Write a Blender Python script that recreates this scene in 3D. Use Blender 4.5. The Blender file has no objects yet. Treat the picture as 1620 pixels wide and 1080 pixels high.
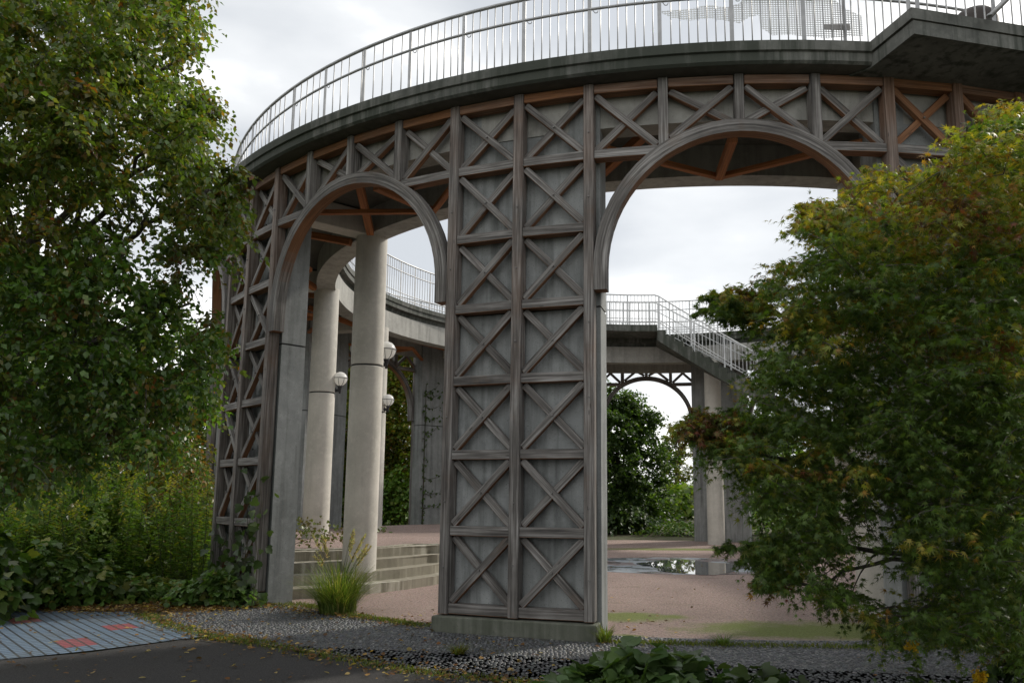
import bpy, bmesh, math, random
import numpy as np
from mathutils import Vector, Matrix
rnd = random.Random(7); NR = np.random.default_rng(11)
SC = bpy.context.scene
R_ = math.radians
# ------------------------------------------------------------------ camera
FOC, PX, PY, CAMH = 1256.2, 810+59.2, 540+53.2, 1.6      # focal (px of a 1620 wide picture), principal point, eye height
PITCH, ROLL = R_(8.5626), R_(-0.328)
_X = Vector((1,0,0)); _U = Vector((0,-math.sin(PITCH),math.cos(PITCH))); _V = Vector((0,math.cos(PITCH),math.sin(PITCH)))
_cr = _X*math.cos(ROLL)-_U*math.sin(ROLL); _cu = _X*math.sin(ROLL)+_U*math.cos(ROLL)
cd = bpy.data.cameras.new('camera'); cam = bpy.data.objects.new('camera', cd); SC.collection.objects.link(cam); SC.camera = cam
cd.sensor_width = 36; cd.lens = FOC/1620*36; cd.shift_x = -59.2/1620; cd.shift_y = 53.2/1620
cd.clip_end = 2000; cd.clip_start = 0.05
M = Matrix((( _cr.x,_cu.x,-_V.x),(_cr.y,_cu.y,-_V.y),(_cr.z,_cu.z,-_V.z))).to_4x4(); M.translation = (0,0,CAMH); cam.matrix_world = M
def at(px, py, d):
    'the point at horizontal distance d (m) on the line of sight of a picture position'
    v = _cr*((px-PX)/FOC) + _cu*(-(py-PY)/FOC) + _V
    t = d/math.hypot(v.x, v.y); return Vector((0,0,CAMH)) + v*t
# ------------------------------------------------------------------ sky and sun
SUN_AZ, SUN_EL = math.atan2(0.79, 0.61), R_(36)           # from +Y towards +X
w = bpy.data.worlds.new('World'); SC.world = w; w.use_nodes = True
nt = w.node_tree; nt.nodes.clear(); N = nt.nodes.new; L = nt.links.new
out = N('ShaderNodeOutputWorld'); bg = N('ShaderNodeBackground'); bg.inputs[1].default_value = 0.1
sky = N('ShaderNodeTexSky'); sky.sky_type = 'NISHITA'; sky.sun_disc = False; sky.sun_elevation = SUN_EL; sky.sun_rotation = SUN_AZ
tc = N('ShaderNodeTexCoord'); mp = N('ShaderNodeMapping'); mp.inputs['Scale'].default_value = (1.0,1.0,2.6); mp.inputs['Location'].default_value = (18.36,16.01,15.30)
n1 = N('ShaderNodeTexNoise'); n1.inputs['Scale'].default_value = 2.1; n1.inputs['Detail'].default_value = 7; n1.inputs['Roughness'].default_value = 0.45
cr = N('ShaderNodeValToRGB'); e = cr.color_ramp.elements
e[0].position = 0.40; e[0].color = (5.75,6.0,6.3,1); e[1].position = 0.66; e[1].color = (15.5,15.2,14.7,1)
x = e.new(0.52); x.color = (7.9,8.05,8.15,1)
mx = N('ShaderNodeMix'); mx.data_type = 'RGBA'; mx.inputs[0].default_value = 0.90
L(tc.outputs['Generated'], mp.inputs[0]); L(mp.outputs[0], n1.inputs['Vector']); L(n1.outputs[0], cr.inputs[0])
L(sky.outputs[0], mx.inputs[6]); L(cr.outputs[0], mx.inputs[7]); L(mx.outputs[2], bg.inputs[0]); L(bg.outputs[0], out.inputs[0])
sd = bpy.data.lights.new('sun','SUN'); sd.energy = 2.5; sd.angle = R_(3.0); sd.color = (1.0,0.94,0.84)
so = bpy.data.objects.new('sun', sd); SC.collection.objects.link(so)
sv = Vector((math.sin(SUN_AZ)*math.cos(SUN_EL), math.cos(SUN_AZ)*math.cos(SUN_EL), math.sin(SUN_EL)))
so.rotation_euler = sv.to_track_quat('Z','Y').to_euler()
SC.view_settings.view_transform = 'Standard'; SC.view_settings.look = 'None'; SC.view_settings.exposure = 0.35; SC.view_settings.gamma = 1
SC.cycles.max_bounces = 6; SC.cycles.transparent_max_bounces = 16; SC.cycles.diffuse_bounces = 3
# ------------------------------------------------------------------ helpers
COL = SC.collection
def tag(o, label=None, cat=None, group=None, kind=None):
    if label: o['label'] = label
    if cat: o['category'] = cat
    if group: o['group'] = group
    if kind: o['kind'] = kind
    return o
def empty(name, loc, label, cat, group=None):
    o = bpy.data.objects.new(name, None); o.empty_display_size = .2; COL.objects.link(o); o.location = loc
    return tag(o, label, cat, group)
def link(name, me, mats, parent=None):
    o = bpy.data.objects.new(name, me); COL.objects.link(o)
    for m in (mats if isinstance(mats,(list,tuple)) else [mats]): me.materials.append(m)
    if parent is not None:
        o.parent = parent
        wm = world_loc(parent)
        o.matrix_parent_inverse = Matrix.Identity(4)
        o.location = -wm
    return o
def world_loc(p):
    l = Vector(p.location)
    while p.parent is not None: p = p.parent; l += Vector(p.location)
    return l
class MB:
    'collects geometry in world coordinates into one mesh'
    def __init__(s): s.bm = bmesh.new(); s.uv = s.bm.loops.layers.uv.new('UVMap'); s.wt = s.bm.verts.layers.float.new('warm')
    def face(s, vs, uvs=None, mat=0, smooth=False):
        try: f = s.bm.faces.new(vs)
        except ValueError: return None
        f.material_index = mat; f.smooth = smooth
        if uvs:
            for l,u in zip(f.loops, uvs): l[s.uv].uv = u
        return f
    def beam(s, p0, p1, w, d, nrm, warm=0.0, mat=0, bev=0.006, warm1=None):
        p0 = Vector(p0); p1 = Vector(p1); ax = p1-p0; ln = ax.length
        if ln < 1e-5: return
        ax /= ln; n = Vector(nrm); n = (n-ax*n.dot(ax)).normalized(); t = ax.cross(n)
        vs = []
        for p,wv_ in ((p0,warm),(p1,warm if warm1 is None else warm1)):
            for a,b in ((-1,-1),(1,-1),(1,1),(-1,1)):
                v = s.bm.verts.new(p+t*(a*w/2)+n*(b*d/2)); v[s.wt] = wv_; vs.append(v)
        u0 = rnd.random()*50; v0 = rnd.random()*50; fs = []
        per = [0,w,w+d,2*w+d,2*w+2*d]
        for k in range(4):
            a,b = k,(k+1)%4
            fs.append(s.face([vs[a],vs[b],vs[4+b],vs[4+a]], [(u0,v0+per[k]),(u0,v0+per[k+1]),(u0+ln,v0+per[k+1]),(u0+ln,v0+per[k])], mat))
        fs.append(s.face([vs[3],vs[2],vs[1],vs[0]], [(u0,v0),(u0+.02,v0+w),(u0+.02,v0+w),(u0,v0)], mat)); fs.append(s.face(vs[4:], [(u0,v0),(u0+.02,v0+w),(u0+.02,v0+w),(u0,v0)], mat))
        if bev:
            es = set()
            for f in fs:
                if f: es.update(f.edges)
            bmesh.ops.bevel(s.bm, geom=list(es), offset=bev, segments=1, affect='EDGES', profile=0.5)
    def tube(s, pts, rad, n=8, mat=0, cap=True, warm=0.0):
        pts = [Vector(p) for p in pts]; rad = rad if isinstance(rad,(list,tuple)) else [rad]*len(pts)
        rings = []; up = None; u = 0
        for k,p in enumerate(pts):
            t = (pts[min(k+1,len(pts)-1)]-pts[max(k-1,0)]).normalized()
            if up is None: up = Vector((0,0,1)) if abs(t.z)<.9 else Vector((1,0,0))
            up = (up-t*up.dot(t)).normalized(); b = t.cross(up)
            ring = []
            for j in range(n):
                a = 2*math.pi*j/n; v = s.bm.verts.new(p+(up*math.cos(a)+b*math.sin(a))*rad[k]); v[s.wt] = warm; ring.append(v)
            if k: u += (p-pts[k-1]).length
            rings.append((ring,u,rad[k]))
        for (r0,u0,q0),(r1,u1,q1) in zip(rings, rings[1:]):
            for j in range(n):
                c = 2*math.pi*max(q0,q1); va,vb = c*j/n, c*(j+1)/n
                s.face([r0[j],r0[(j+1)%n],r1[(j+1)%n],r1[j]], [(u0,va),(u0,vb),(u1,vb),(u1,va)], mat, True)
        if cap:
            s.face(list(reversed(rings[0][0])), None, mat); s.face(rings[-1][0], None, mat)
    def prism(s, poly, z0, z1, mat=0):
        'vertical prism of a counter-clockwise polygon; z0/z1 may be lists'
        n = len(poly); a0 = z0 if isinstance(z0,(list,tuple)) else [z0]*n; a1 = z1 if isinstance(z1,(list,tuple)) else [z1]*n
        lo = [s.bm.verts.new((p[0],p[1],z)) for p,z in zip(poly,a0)]; hi = [s.bm.verts.new((p[0],p[1],z)) for p,z in zip(poly,a1)]
        s.face(hi,[(p[0],p[1]) for p in poly],mat); s.face(list(reversed(lo)),None,mat)
        u = 0
        for k in range(n):
            j = (k+1)%n; ln = math.hypot(poly[j][0]-poly[k][0], poly[j][1]-poly[k][1])
            s.face([lo[k],lo[j],hi[j],hi[k]], [(u,a0[k]),(u+ln,a0[j]),(u+ln,a1[j]),(u,a1[k])], mat); u += ln
    def lathe(s, prof, a0, a1, n, c, mat=0, closed=True, ends=True):
        'profile of (radius, z) swept over ring angles a0..a1'
        full = abs(a1-a0) > 2*math.pi-1e-4; rows = []
        for k in range(n if full else n+1):
            a = a0+(a1-a0)*k/n; rows.append([s.bm.verts.new((c[0]+r*math.sin(a), c[1]-r*math.cos(a), z)) for r,z in prof])
        m = len(prof); kk = range(n); 
        for k in kk:
            A = rows[k]; B = rows[(k+1)%len(rows)]
            for j in range(m if closed else m-1):
                q = (j+1)%m; f = s.face([A[j],B[j],B[q],A[q]], None, mat)
        if not full and closed and ends: s.face(rows[0],None,mat); s.face(list(reversed(rows[-1])),None,mat)
    def build(s, name, mats, parent=None, fix=True):
        if fix: bmesh.ops.recalc_face_normals(s.bm, faces=s.bm.faces)
        me = bpy.data.meshes.new(name); s.bm.to_mesh(me); s.bm.free()
        return link(name, me, mats, parent)
# ------------------------------------------------------------------ materials
def mat(name):
    m = bpy.data.materials.new(name); m.use_nodes = True; nt = m.node_tree; nt.nodes.clear()
    o = nt.nodes.new('ShaderNodeOutputMaterial'); p = nt.nodes.new('ShaderNodeBsdfPrincipled'); nt.links.new(p.outputs[0], o.inputs[0])
    return m, nt, p
class G:
    'small node-graph helper'
    def __init__(s, nt): s.nt = nt
    def n(s, t, **k):
        x = s.nt.nodes.new(t)
        for a,b in k.items(): setattr(x,a,b)
        return x
    def l(s, a, b): s.nt.links.new(a, b)
    def val(s, sock, v):
        if isinstance(v,(int,float,tuple,list)): sock.default_value = v
        else: s.l(v, sock)
    def math(s, op, a, b=0.0, clamp=False):
        x = s.n('ShaderNodeMath', operation=op, use_clamp=clamp); s.val(x.inputs[0],a); s.val(x.inputs[1],b); return x.outputs[0]
    def noise(s, vec, scale, detail=4, rough=.55, dist=0):
        x = s.n('ShaderNodeTexNoise'); x.inputs['Scale'].default_value=scale; x.inputs['Detail'].default_value=detail; x.inputs['Roughness'].default_value=rough; x.inputs['Distortion'].default_value=dist
        if vec is not None: s.l(vec,x.inputs['Vector'])
        return x.outputs[0]
    def vor(s, vec, scale, feature='F1', out='Distance', rand=1.0):
        x = s.n('ShaderNodeTexVoronoi', feature=feature); x.inputs['Scale'].default_value=scale; x.inputs['Randomness'].default_value=rand
        s.l(vec,x.inputs['Vector']); return x.outputs[out]
    def mapping(s, vec, scale=(1,1,1), loc=(0,0,0), rot=(0,0,0)):
        x = s.n('ShaderNodeMapping'); x.inputs['Scale'].default_value=scale; x.inputs['Location'].default_value=loc; x.inputs['Rotation'].default_value=rot; s.l(vec,x.inputs[0]); return x.outputs[0]
    def ramp(s, f, stops):
        x = s.n('ShaderNodeValToRGB'); el = x.color_ramp.elements
        el[0].position=stops[0][0]; el[0].color=(*stops[0][1],1); el[1].position=stops[-1][0]; el[1].color=(*stops[-1][1],1)
        for p,c in stops[1:-1]: q = el.new(p); q.color=(*c,1)
        s.l(f,x.inputs[0]); return x.outputs[0]
    def rng(s, f, a, b, c=0.0, d=1.0):
        x = s.n('ShaderNodeMapRange'); s.l(f,x.inputs[0])
        for k,v in enumerate((a,b,c,d)): x.inputs[k+1].default_value=v
        return x.outputs[0]
    def mix(s, f, a, b, blend='MIX'):
        x = s.n('ShaderNodeMix', data_type='RGBA', blend_type=blend)
        s.val(x.inputs[0],f); s.val(x.inputs[6],(*a,1) if isinstance(a,tuple) and len(a)==3 else a); s.val(x.inputs[7],(*b,1) if isinstance(b,tuple) and len(b)==3 else b); return x.outputs[2]
    def bump(s, h, strength, dist, p):
        x = s.n('ShaderNodeBump'); x.inputs['Strength'].default_value=strength; x.inputs['Distance'].default_value=dist; s.l(h,x.inputs['Height']); s.l(x.outputs[0],p.inputs['Normal'])
    def obj(s): return s.n('ShaderNodeNewGeometry').outputs['Position']
def concrete(name, base, dark, algae=0.0, streak=.5, speck=.3, algcol=(.035,.042,.03)):
    m,nt,p = mat(name); g = G(nt); P = g.obj()
    a = g.noise(P,1.1,6,.6); b = g.noise(P,9,5,.6); st = g.noise(g.mapping(P,(5,5,.35)),1.6,5,.6); sp = g.noise(P,70,2,.6); big = g.noise(P,.55,3,.5)
    c = g.mix(g.rng(a,.35,.68), dark, base)
    c = g.mix(g.math('MULTIPLY', g.rng(st,.48,.75), streak), c, tuple(v*.45 for v in dark))
    c = g.mix(g.math('MULTIPLY', g.rng(b,.5,.75), .35), c, tuple(v*1.25 for v in base))
    c = g.mix(g.math('MULTIPLY', g.rng(sp,.62,.7), speck), c, tuple(v*.3 for v in dark))
    hole = g.rng(g.vor(P, 9, 'F1'), .05, .035); c = g.mix(g.math('MULTIPLY', hole, speck), c, (.03,.03,.03))
    if algae: c = g.mix(g.math('MULTIPLY', g.rng(g.math('ADD', g.math('MULTIPLY',big,.6), g.math('MULTIPLY',st,.4)),.42,.51), algae), c, algcol)
    g.l(c,p.inputs['Base Color']); p.inputs['Roughness'].default_value=.85
    g.bump(g.math('ADD', g.math('MULTIPLY',b,.6), g.math('MULTIPLY',sp,.3)), .35, .012, p)
    return m
CONC = concrete('concrete',(.44,.43,.395),(.30,.295,.27),.12,.45,.35)
CONCP = concrete('concrete pier face',(.37,.382,.378),(.22,.232,.23),.2,.75,.6)
CONCL = concrete('concrete column',(.62,.59,.53),(.47,.45,.40),.0,.25,.4)
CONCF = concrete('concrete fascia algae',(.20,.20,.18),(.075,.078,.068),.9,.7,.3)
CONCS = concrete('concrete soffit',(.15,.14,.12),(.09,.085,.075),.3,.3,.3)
CONCT = concrete('concrete steps',(.58,.55,.47),(.33,.31,.25),.75,1.0,.6,(.17,.15,.105))
CONCB = concrete('concrete plinth',(.20,.20,.17),(.10,.105,.085),.5,.7,.5,(.05,.06,.035))
m,nt,p = mat('joint dark'); p.inputs['Base Color'].default_value=(.04,.04,.038,1); p.inputs['Roughness'].default_value=.95; DARK = m
def wood(name, warmth=0.0, shade=1.0):
    m,nt,p = mat(name); g = G(nt)
    uv = g.n('ShaderNodeUVMap', uv_map='UVMap').outputs[0]
    f = g.noise(g.mapping(uv,(1.3,46,1)),1.0,5,.6); f2 = g.noise(g.mapping(uv,(.7,14,1)),1.0,3,.5,1.5); crk = g.noise(g.mapping(uv,(1.8,95,1),(7,3,0)),1.0,2,.5); blot = g.noise(uv,1.7,3,.5)
    c = g.ramp(g.math('ADD',g.math('MULTIPLY',f,.6),g.math('MULTIPLY',f2,.4)), [(.36,(.050*shade,.045*shade,.042*shade)),(.5,(.162*shade,.150*shade,.138*shade)),(.64,(.35*shade,.335*shade,.32*shade))])
    big = g.noise(g.obj(),1.3,4,.6); c = g.mix(g.rng(big,.45,.68,0,.7), c, g.mix(1.0,c,(.45,.43,.42),'MULTIPLY'))
    c = g.mix(g.rng(g.noise(g.obj(),3.1,3,.6),.60,.75,0,.30), c, (.16,.10,.06))
    geo = g.n('ShaderNodeNewGeometry'); sx = g.n('ShaderNodeSeparateXYZ'); g.l(geo.outputs['True Normal'],sx.inputs[0])
    dn = g.rng(sx.outputs[2], -.25, -.6); at_ = g.n('ShaderNodeAttribute', attribute_name='warm').outputs['Fac']
    wv = g.math('ADD', g.math('MAXIMUM', g.math('MULTIPLY',dn,.85), g.math('MAXIMUM',at_,warmth)), g.math('MULTIPLY',g.math('SUBTRACT',blot,.5),.5), True)
    wf = g.math('MULTIPLY', wv, g.rng(g.math('ADD',at_,dn),0.0,.06), True)
    if warmth: wf = wv
    wc = g.ramp(f, [(.3,(.16,.055,.018)),(.6,(.42,.155,.05)),(.75,(.50,.22,.08))] if warmth else [(.3,(.13,.052,.02)),(.6,(.30,.13,.05)),(.75,(.36,.18,.078))])
    c = g.mix(wf, c, wc)
    c = g.mix(g.math('MULTIPLY', g.rng(crk,.64,.72),.75), c, (.02,.017,.015))
    kn = g.rng(g.vor(g.mapping(uv,(2.2,9,1)),1.0,'F1'),.09,.05); c = g.mix(g.math('MULTIPLY',kn,.7), c, (.03,.024,.02))
    g.l(c,p.inputs['Base Color']); p.inputs['Roughness'].default_value=.75
    g.bump(g.math('SUBTRACT',f,g.math('MULTIPLY',g.rng(crk,.62,.72),.8)), .5, .006, p)
    return m
WOOD = wood('weathered timber'); WOODW = wood('sheltered timber', .92)
def metal(name, col, rough=.45, met=.6):
    m,nt,p = mat(name); g = G(nt); a = g.noise(g.obj(),6,4,.6)
    g.l(g.mix(g.rng(a,.4,.7),tuple(v*.75 for v in col),col),p.inputs['Base Color']); p.inputs['Metallic'].default_value=met; p.inputs['Roughness'].default_value=rough; return m
STEEL = metal('galvanised steel',(.40,.40,.40)); STEELW = metal('white galvanised steel',(.66,.67,.67),.5,.2); IRON = metal('dark cast iron',(.05,.05,.055),.5,.3); BOLT = metal('zinc bolt',(.22,.21,.2),.5,.5)
m,nt,p = mat('milky globe'); p.inputs['Base Color'].default_value=(.93,.93,.91,1); p.inputs['Roughness'].default_value=.2; GLOBE = m
g = G(nt); o_ = [n for n in nt.nodes if n.type=='OUTPUT_MATERIAL'][0]; t_ = g.n('ShaderNodeBsdfTranslucent'); t_.inputs[0].default_value=(.97,.96,.93,1); ms = g.n('ShaderNodeMixShader'); ms.inputs[0].default_value=.5; g.l(p.outputs[0],ms.inputs[1]); g.l(t_.outputs[0],ms.inputs[2]); g.l(ms.outputs[0],o_.inputs[0])
def foliage(name, trans=.42, rough=.5, spec=.35):
    m,nt,p = mat(name); g = G(nt); o = [n for n in nt.nodes if n.type=='OUTPUT_MATERIAL'][0]
    c = g.n('ShaderNodeAttribute', attribute_name='leafcol').outputs['Color']
    c = g.mix(g.rng(g.noise(g.obj(),25,3,.6),.3,.7,0,.25), c, (.03,.045,.01))
    g.l(c,p.inputs['Base Color']); p.inputs['Roughness'].default_value=rough; p.inputs['Specular IOR Level'].default_value=spec
    t = g.n('ShaderNodeBsdfTranslucent'); g.l(g.mix(1.0,c,(1.7,1.8,.55),'MULTIPLY'),t.inputs[0]); mxs = g.n('ShaderNodeMixShader'); mxs.inputs[0].default_value=trans
    g.l(p.outputs[0],mxs.inputs[1]); g.l(t.outputs[0],mxs.inputs[2]); g.l(mxs.outputs[0],o.inputs[0]); return m
LEAF = foliage('foliage'); LEAFB = foliage('broad foliage',.3,.42,.45); LEAFG = foliage('glossy foliage',.42,.34,.6)
def bark(name, a=(.09,.075,.06), b=(.03,.026,.022)):
    m,nt,p = mat(name); g = G(nt); P = g.obj(); f = g.noise(g.mapping(P,(14,14,2.5)),1.5,5,.65)
    g.l(g.mix(g.rng(f,.35,.65),b,a),p.inputs['Base Color']); p.inputs['Roughness'].default_value=.9; g.bump(f,.8,.02,p); return m
BARK = bark('bark'); STEM = bark('green stem',(.07,.09,.03),(.04,.045,.02)); TENDRIL = bark('dry tendril',(.075,.06,.04),(.04,.05,.02))
# ground materials
def m_gravel():
    m,nt,p = mat('pink gravel'); g = G(nt); P = g.obj()
    f = g.noise(P,38,5,.8); b = g.noise(P,.5,5,.6); s = g.noise(g.mapping(P,(.5,1.6,1)),1.1,5,.6); v = g.n('ShaderNodeTexVoronoi'); v.inputs['Scale'].default_value=75; g.l(P,v.inputs['Vector'])
    f3 = g.noise(P,22,3,.7); c = g.mix(g.rng(f,.36,.62),(.155,.105,.088),(.56,.415,.36)); c = g.mix(g.rng(f3,.56,.66,0,.7),c,(.08,.055,.05)); c = g.mix(g.rng(f3,.42,.36,0,.6),c,(.50,.40,.37)); c = g.mix(.2,c,g.mix(1.0,c,v.outputs['Color'],'MULTIPLY'))
    c = g.mix(g.rng(b,.42,.66,0,.55), c, (.20,.145,.125)); c = g.mix(g.rng(s,.58,.72,0,.6), c, (.14,.115,.075))
    sx = g.n('ShaderNodeSeparateXYZ'); g.l(P,sx.inputs[0]); X,Y = sx.outputs[0],sx.outputs[1]
    def patch(cx,cy,rx,ry):
        d = g.math('ADD', g.math('POWER',g.math('DIVIDE',g.math('SUBTRACT',X,cx),rx),2), g.math('POWER',g.math('DIVIDE',g.math('SUBTRACT',Y,cy),ry),2))
        return g.rng(g.math('ADD',d,g.math('MULTIPLY',g.math('SUBTRACT',g.noise(P,1.8,5,.7),.5),2.4)),1.15,.35)
    for q in ((3.2,9.95,1.7,.7),(5.0,11.2,1.2,.6),(3.9,24.4,2.6,.55),(1.1,10.9,.8,.45),(.9,9.3,.3,.3),(-1.3,10.1,.8,.25)): c = g.mix(g.math('MULTIPLY',patch(*q),.95), c, g.mix(g.rng(f,.3,.7),(.08,.105,.016),(.20,.245,.04)))
    g.l(c,p.inputs['Base Color']); p.inputs['Roughness'].default_value=.9; g.bump(f,1.0,.03,p); return m
def m_pebble():
    m,nt,p = mat('pebbled pavement'); g = G(nt); P = g.obj(); Pw = g.mapping(P,(1,1,1))
    d = g.vor(Pw,17,'F1'); v = g.n('ShaderNodeTexVoronoi'); v.inputs['Scale'].default_value=17; g.l(Pw,v.inputs['Vector'])
    hs = g.n('ShaderNodeSeparateColor'); g.l(v.outputs['Color'],hs.inputs[0])
    peb = g.ramp(hs.outputs[0],[(0,(.07,.075,.08)),(.5,(.16,.165,.17)),(1,(.34,.34,.33))])
    c = g.mix(g.rng(d,.30,.42), peb, (.055,.054,.05)); b = g.noise(P,.8,5,.65)
    c = g.mix(g.rng(b,.55,.70,0,.65), c, (.05,.055,.022))
    g.l(c,p.inputs['Base Color']); p.inputs['Roughness'].default_value=.5; h = g.rng(d,.0,.45,1,0); g.bump(h,1.0,.03,p); return m
def m_asphalt():
    m,nt,p = mat('asphalt'); g = G(nt); P = g.obj(); f = g.noise(P,70,5,.85); b = g.noise(P,.7,5,.65)
    c = g.mix(g.rng(f,.35,.65),(.012,.012,.013),(.10,.095,.092)); c = g.mix(g.rng(b,.5,.7,0,.4),c,(.06,.052,.042))
    g.l(c,p.inputs['Base Color']); p.inputs['Roughness'].default_value=.8; p.inputs['Specular IOR Level'].default_value=.2; g.bump(f,1.0,.02,p); return m
TILE_O, TILE_A = (-5.03,9.03), math.atan2(-.39,.36)
def m_tile():
    m,nt,p = mat('blue tiles'); g = G(nt); P = g.obj(); q = g.mapping(P,(1,1,1),(0,0,0),(0,0,0))
    # tile frame
    vr = g.n('ShaderNodeVectorRotate', rotation_type='Z_AXIS'); g.l(P,vr.inputs[0]); vr.inputs['Center'].default_value=(TILE_O[0],TILE_O[1],0); vr.inputs['Angle'].default_value=-TILE_A
    br = g.n('ShaderNodeTexBrick'); br.offset=0; br.squash=1; g.l(g.mapping(vr.outputs[0],(1,1,1),(-TILE_O[0],-TILE_O[1],0)),br.inputs['Vector'])
    br.inputs['Scale'].default_value=1; br.inputs['Brick Width'].default_value=.107; br.inputs['Row Height'].default_value=.107; br.inputs['Mortar Size'].default_value=.012; br.inputs['Mortar Smooth'].default_value=.1
    br.inputs['Color1'].default_value=(.115,.17,.245,1); br.inputs['Color2'].default_value=(.145,.205,.28,1); br.inputs['Mortar'].default_value=(.025,.028,.032,1)
    rs = G(nt).n('ShaderNodeTexBrick'); rs.offset=0; g.l(g.mapping(vr.outputs[0],(1,1,1),(-TILE_O[0],-TILE_O[1],0)),rs.inputs['Vector'])
    sx = g.n('ShaderNodeSeparateXYZ'); g.l(g.mapping(vr.outputs[0],(1,1,1),(-TILE_O[0],-TILE_O[1],0)),sx.inputs[0]); nt.nodes.remove(rs)
    def box(u0,v0,u1,v1):
        a = g.math('MULTIPLY',g.math('GREATER_THAN',sx.outputs[0],u0),g.math('LESS_THAN',sx.outputs[0],u1)); b = g.math('MULTIPLY',g.math('GREATER_THAN',sx.outputs[1],v0),g.math('LESS_THAN',sx.outputs[1],v1)); return g.math('MULTIPLY',a,b)
    red = g.math('ADD',g.math('ADD',box(-.107,-.321,.428,0),box(-2.247,-.428,-1.712,-.107)),g.math('ADD',box(-.856,.321,-.428,.642),box(1.0,-2.9,1.5,-2.4)))
    b = g.noise(P,1.2,5,.65)
    c = g.mix(g.math('MULTIPLY',red,br.outputs['Fac']) if False else red, br.outputs['Color'], g.mix(br.outputs['Fac'],(.30,.065,.08),(.07,.04,.04)))
    fr = g.math('FRACT', g.math('ADD', g.math('DIVIDE', sx.outputs[0], .107), 200.0)); c = g.mix(g.math('MULTIPLY', g.math('LESS_THAN', fr, .12), .7), c, (.02,.022,.026))
    c = g.mix(g.rng(b,.5,.75,0,.5),c,(.10,.10,.09)); c = g.mix(g.rng(g.noise(P,7,5,.7),.58,.68,0,.4),c,(.07,.065,.05)); g.l(c,p.inputs['Base Color']); p.inputs['Roughness'].default_value=.45
    g.bump(g.math('SUBTRACT',1.0,br.outputs['Fac']),.5,.006,p); return m
def m_mosaic():
    m,nt,p = mat('wet mosaic paving'); g = G(nt); P = g.obj()
    v = g.n('ShaderNodeTexVoronoi', distance='CHEBYCHEV'); v.inputs['Scale'].default_value=1.1; v.inputs['Randomness'].default_value=.8; g.l(P,v.inputs['Vector']); hs = g.n('ShaderNodeSeparateColor'); g.l(v.outputs['Color'],hs.inputs[0])
    c = g.mix(g.math('GREATER_THAN',hs.outputs[0],.62),(.27,.30,.33),(.14,.09,.085)); c = g.mix(g.rng(g.noise(P,4,4,.6),.4,.7,0,.5),c,(.35,.36,.37))
    wet = g.rng(g.noise(P,1.3,3,.5),.46,.54); g.l(g.mix(g.math('MULTIPLY',wet,.5),c,(.06,.06,.06)),p.inputs['Base Color']); g.l(g.rng(wet,0,1,.45,.22),p.inputs['Roughness'])
    g.bump(g.noise(P,9,2,.5),.08,.01,p); return m
def m_soil():
    m,nt,p = mat('soil and low grass'); g = G(nt); P = g.obj(); f = g.noise(P,30,4,.7); b = g.noise(P,.6,5,.6)
    c = g.mix(g.rng(b,.4,.6),(.045,.055,.018),(.075,.06,.035)); c = g.mix(g.rng(f,.4,.7,0,.6),c,(.09,.10,.03)); g.l(c,p.inputs['Base Color']); p.inputs['Roughness'].default_value=.95; g.bump(f,.8,.03,p); return m
GRAV, PEB, ASPH, TILE, MOSA, SOIL = m_gravel(), m_pebble(), m_asphalt(), m_tile(), m_mosaic(), m_soil()
m,nt,p = mat('puddle water'); p.inputs['Base Color'].default_value=(.10,.105,.11,1); p.inputs['Roughness'].default_value=.015; p.inputs['IOR'].default_value=1.4; p.inputs['Transmission Weight'].default_value=.0; p.inputs['Specular IOR Level'].default_value=.9; WATER = m
# ------------------------------------------------------------------ ring geometry
CX, CY, R = 2.944, 19.204, 10.323; TH0 = R_(-23.861); ST = R_(5.0)
ZT, HC = 6.595, .9045                       # top of the lattice, height of one cell
RF = R+.30; RI = 7.86
def th(i): return TH0+ST*i
def P(r, i, z): a = th(i); return Vector((CX+r*math.sin(a), CY-r*math.cos(a), z))
def rad(i): a = th(i); return Vector((math.sin(a), -math.cos(a), 0))
def zr(k): return ZT-.06 if k==0 else ZT-HC*k
walk = empty('circular_walkway', (CX,CY,0), 'raised circular concrete walkway clad in grey timber lattice with arches and white railing', 'walkway')
# deck slab: two-tier fascia outside and inside
b = MB()
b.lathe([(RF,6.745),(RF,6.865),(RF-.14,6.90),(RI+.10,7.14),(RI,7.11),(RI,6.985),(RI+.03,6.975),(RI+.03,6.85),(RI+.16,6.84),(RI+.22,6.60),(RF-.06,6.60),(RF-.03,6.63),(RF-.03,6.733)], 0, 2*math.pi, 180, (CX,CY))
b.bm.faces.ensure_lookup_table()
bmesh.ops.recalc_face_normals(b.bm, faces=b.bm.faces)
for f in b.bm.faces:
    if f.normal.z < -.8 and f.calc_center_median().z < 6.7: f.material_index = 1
b.build('deck_slab', [CONCF, CONCS], walk)
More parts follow.
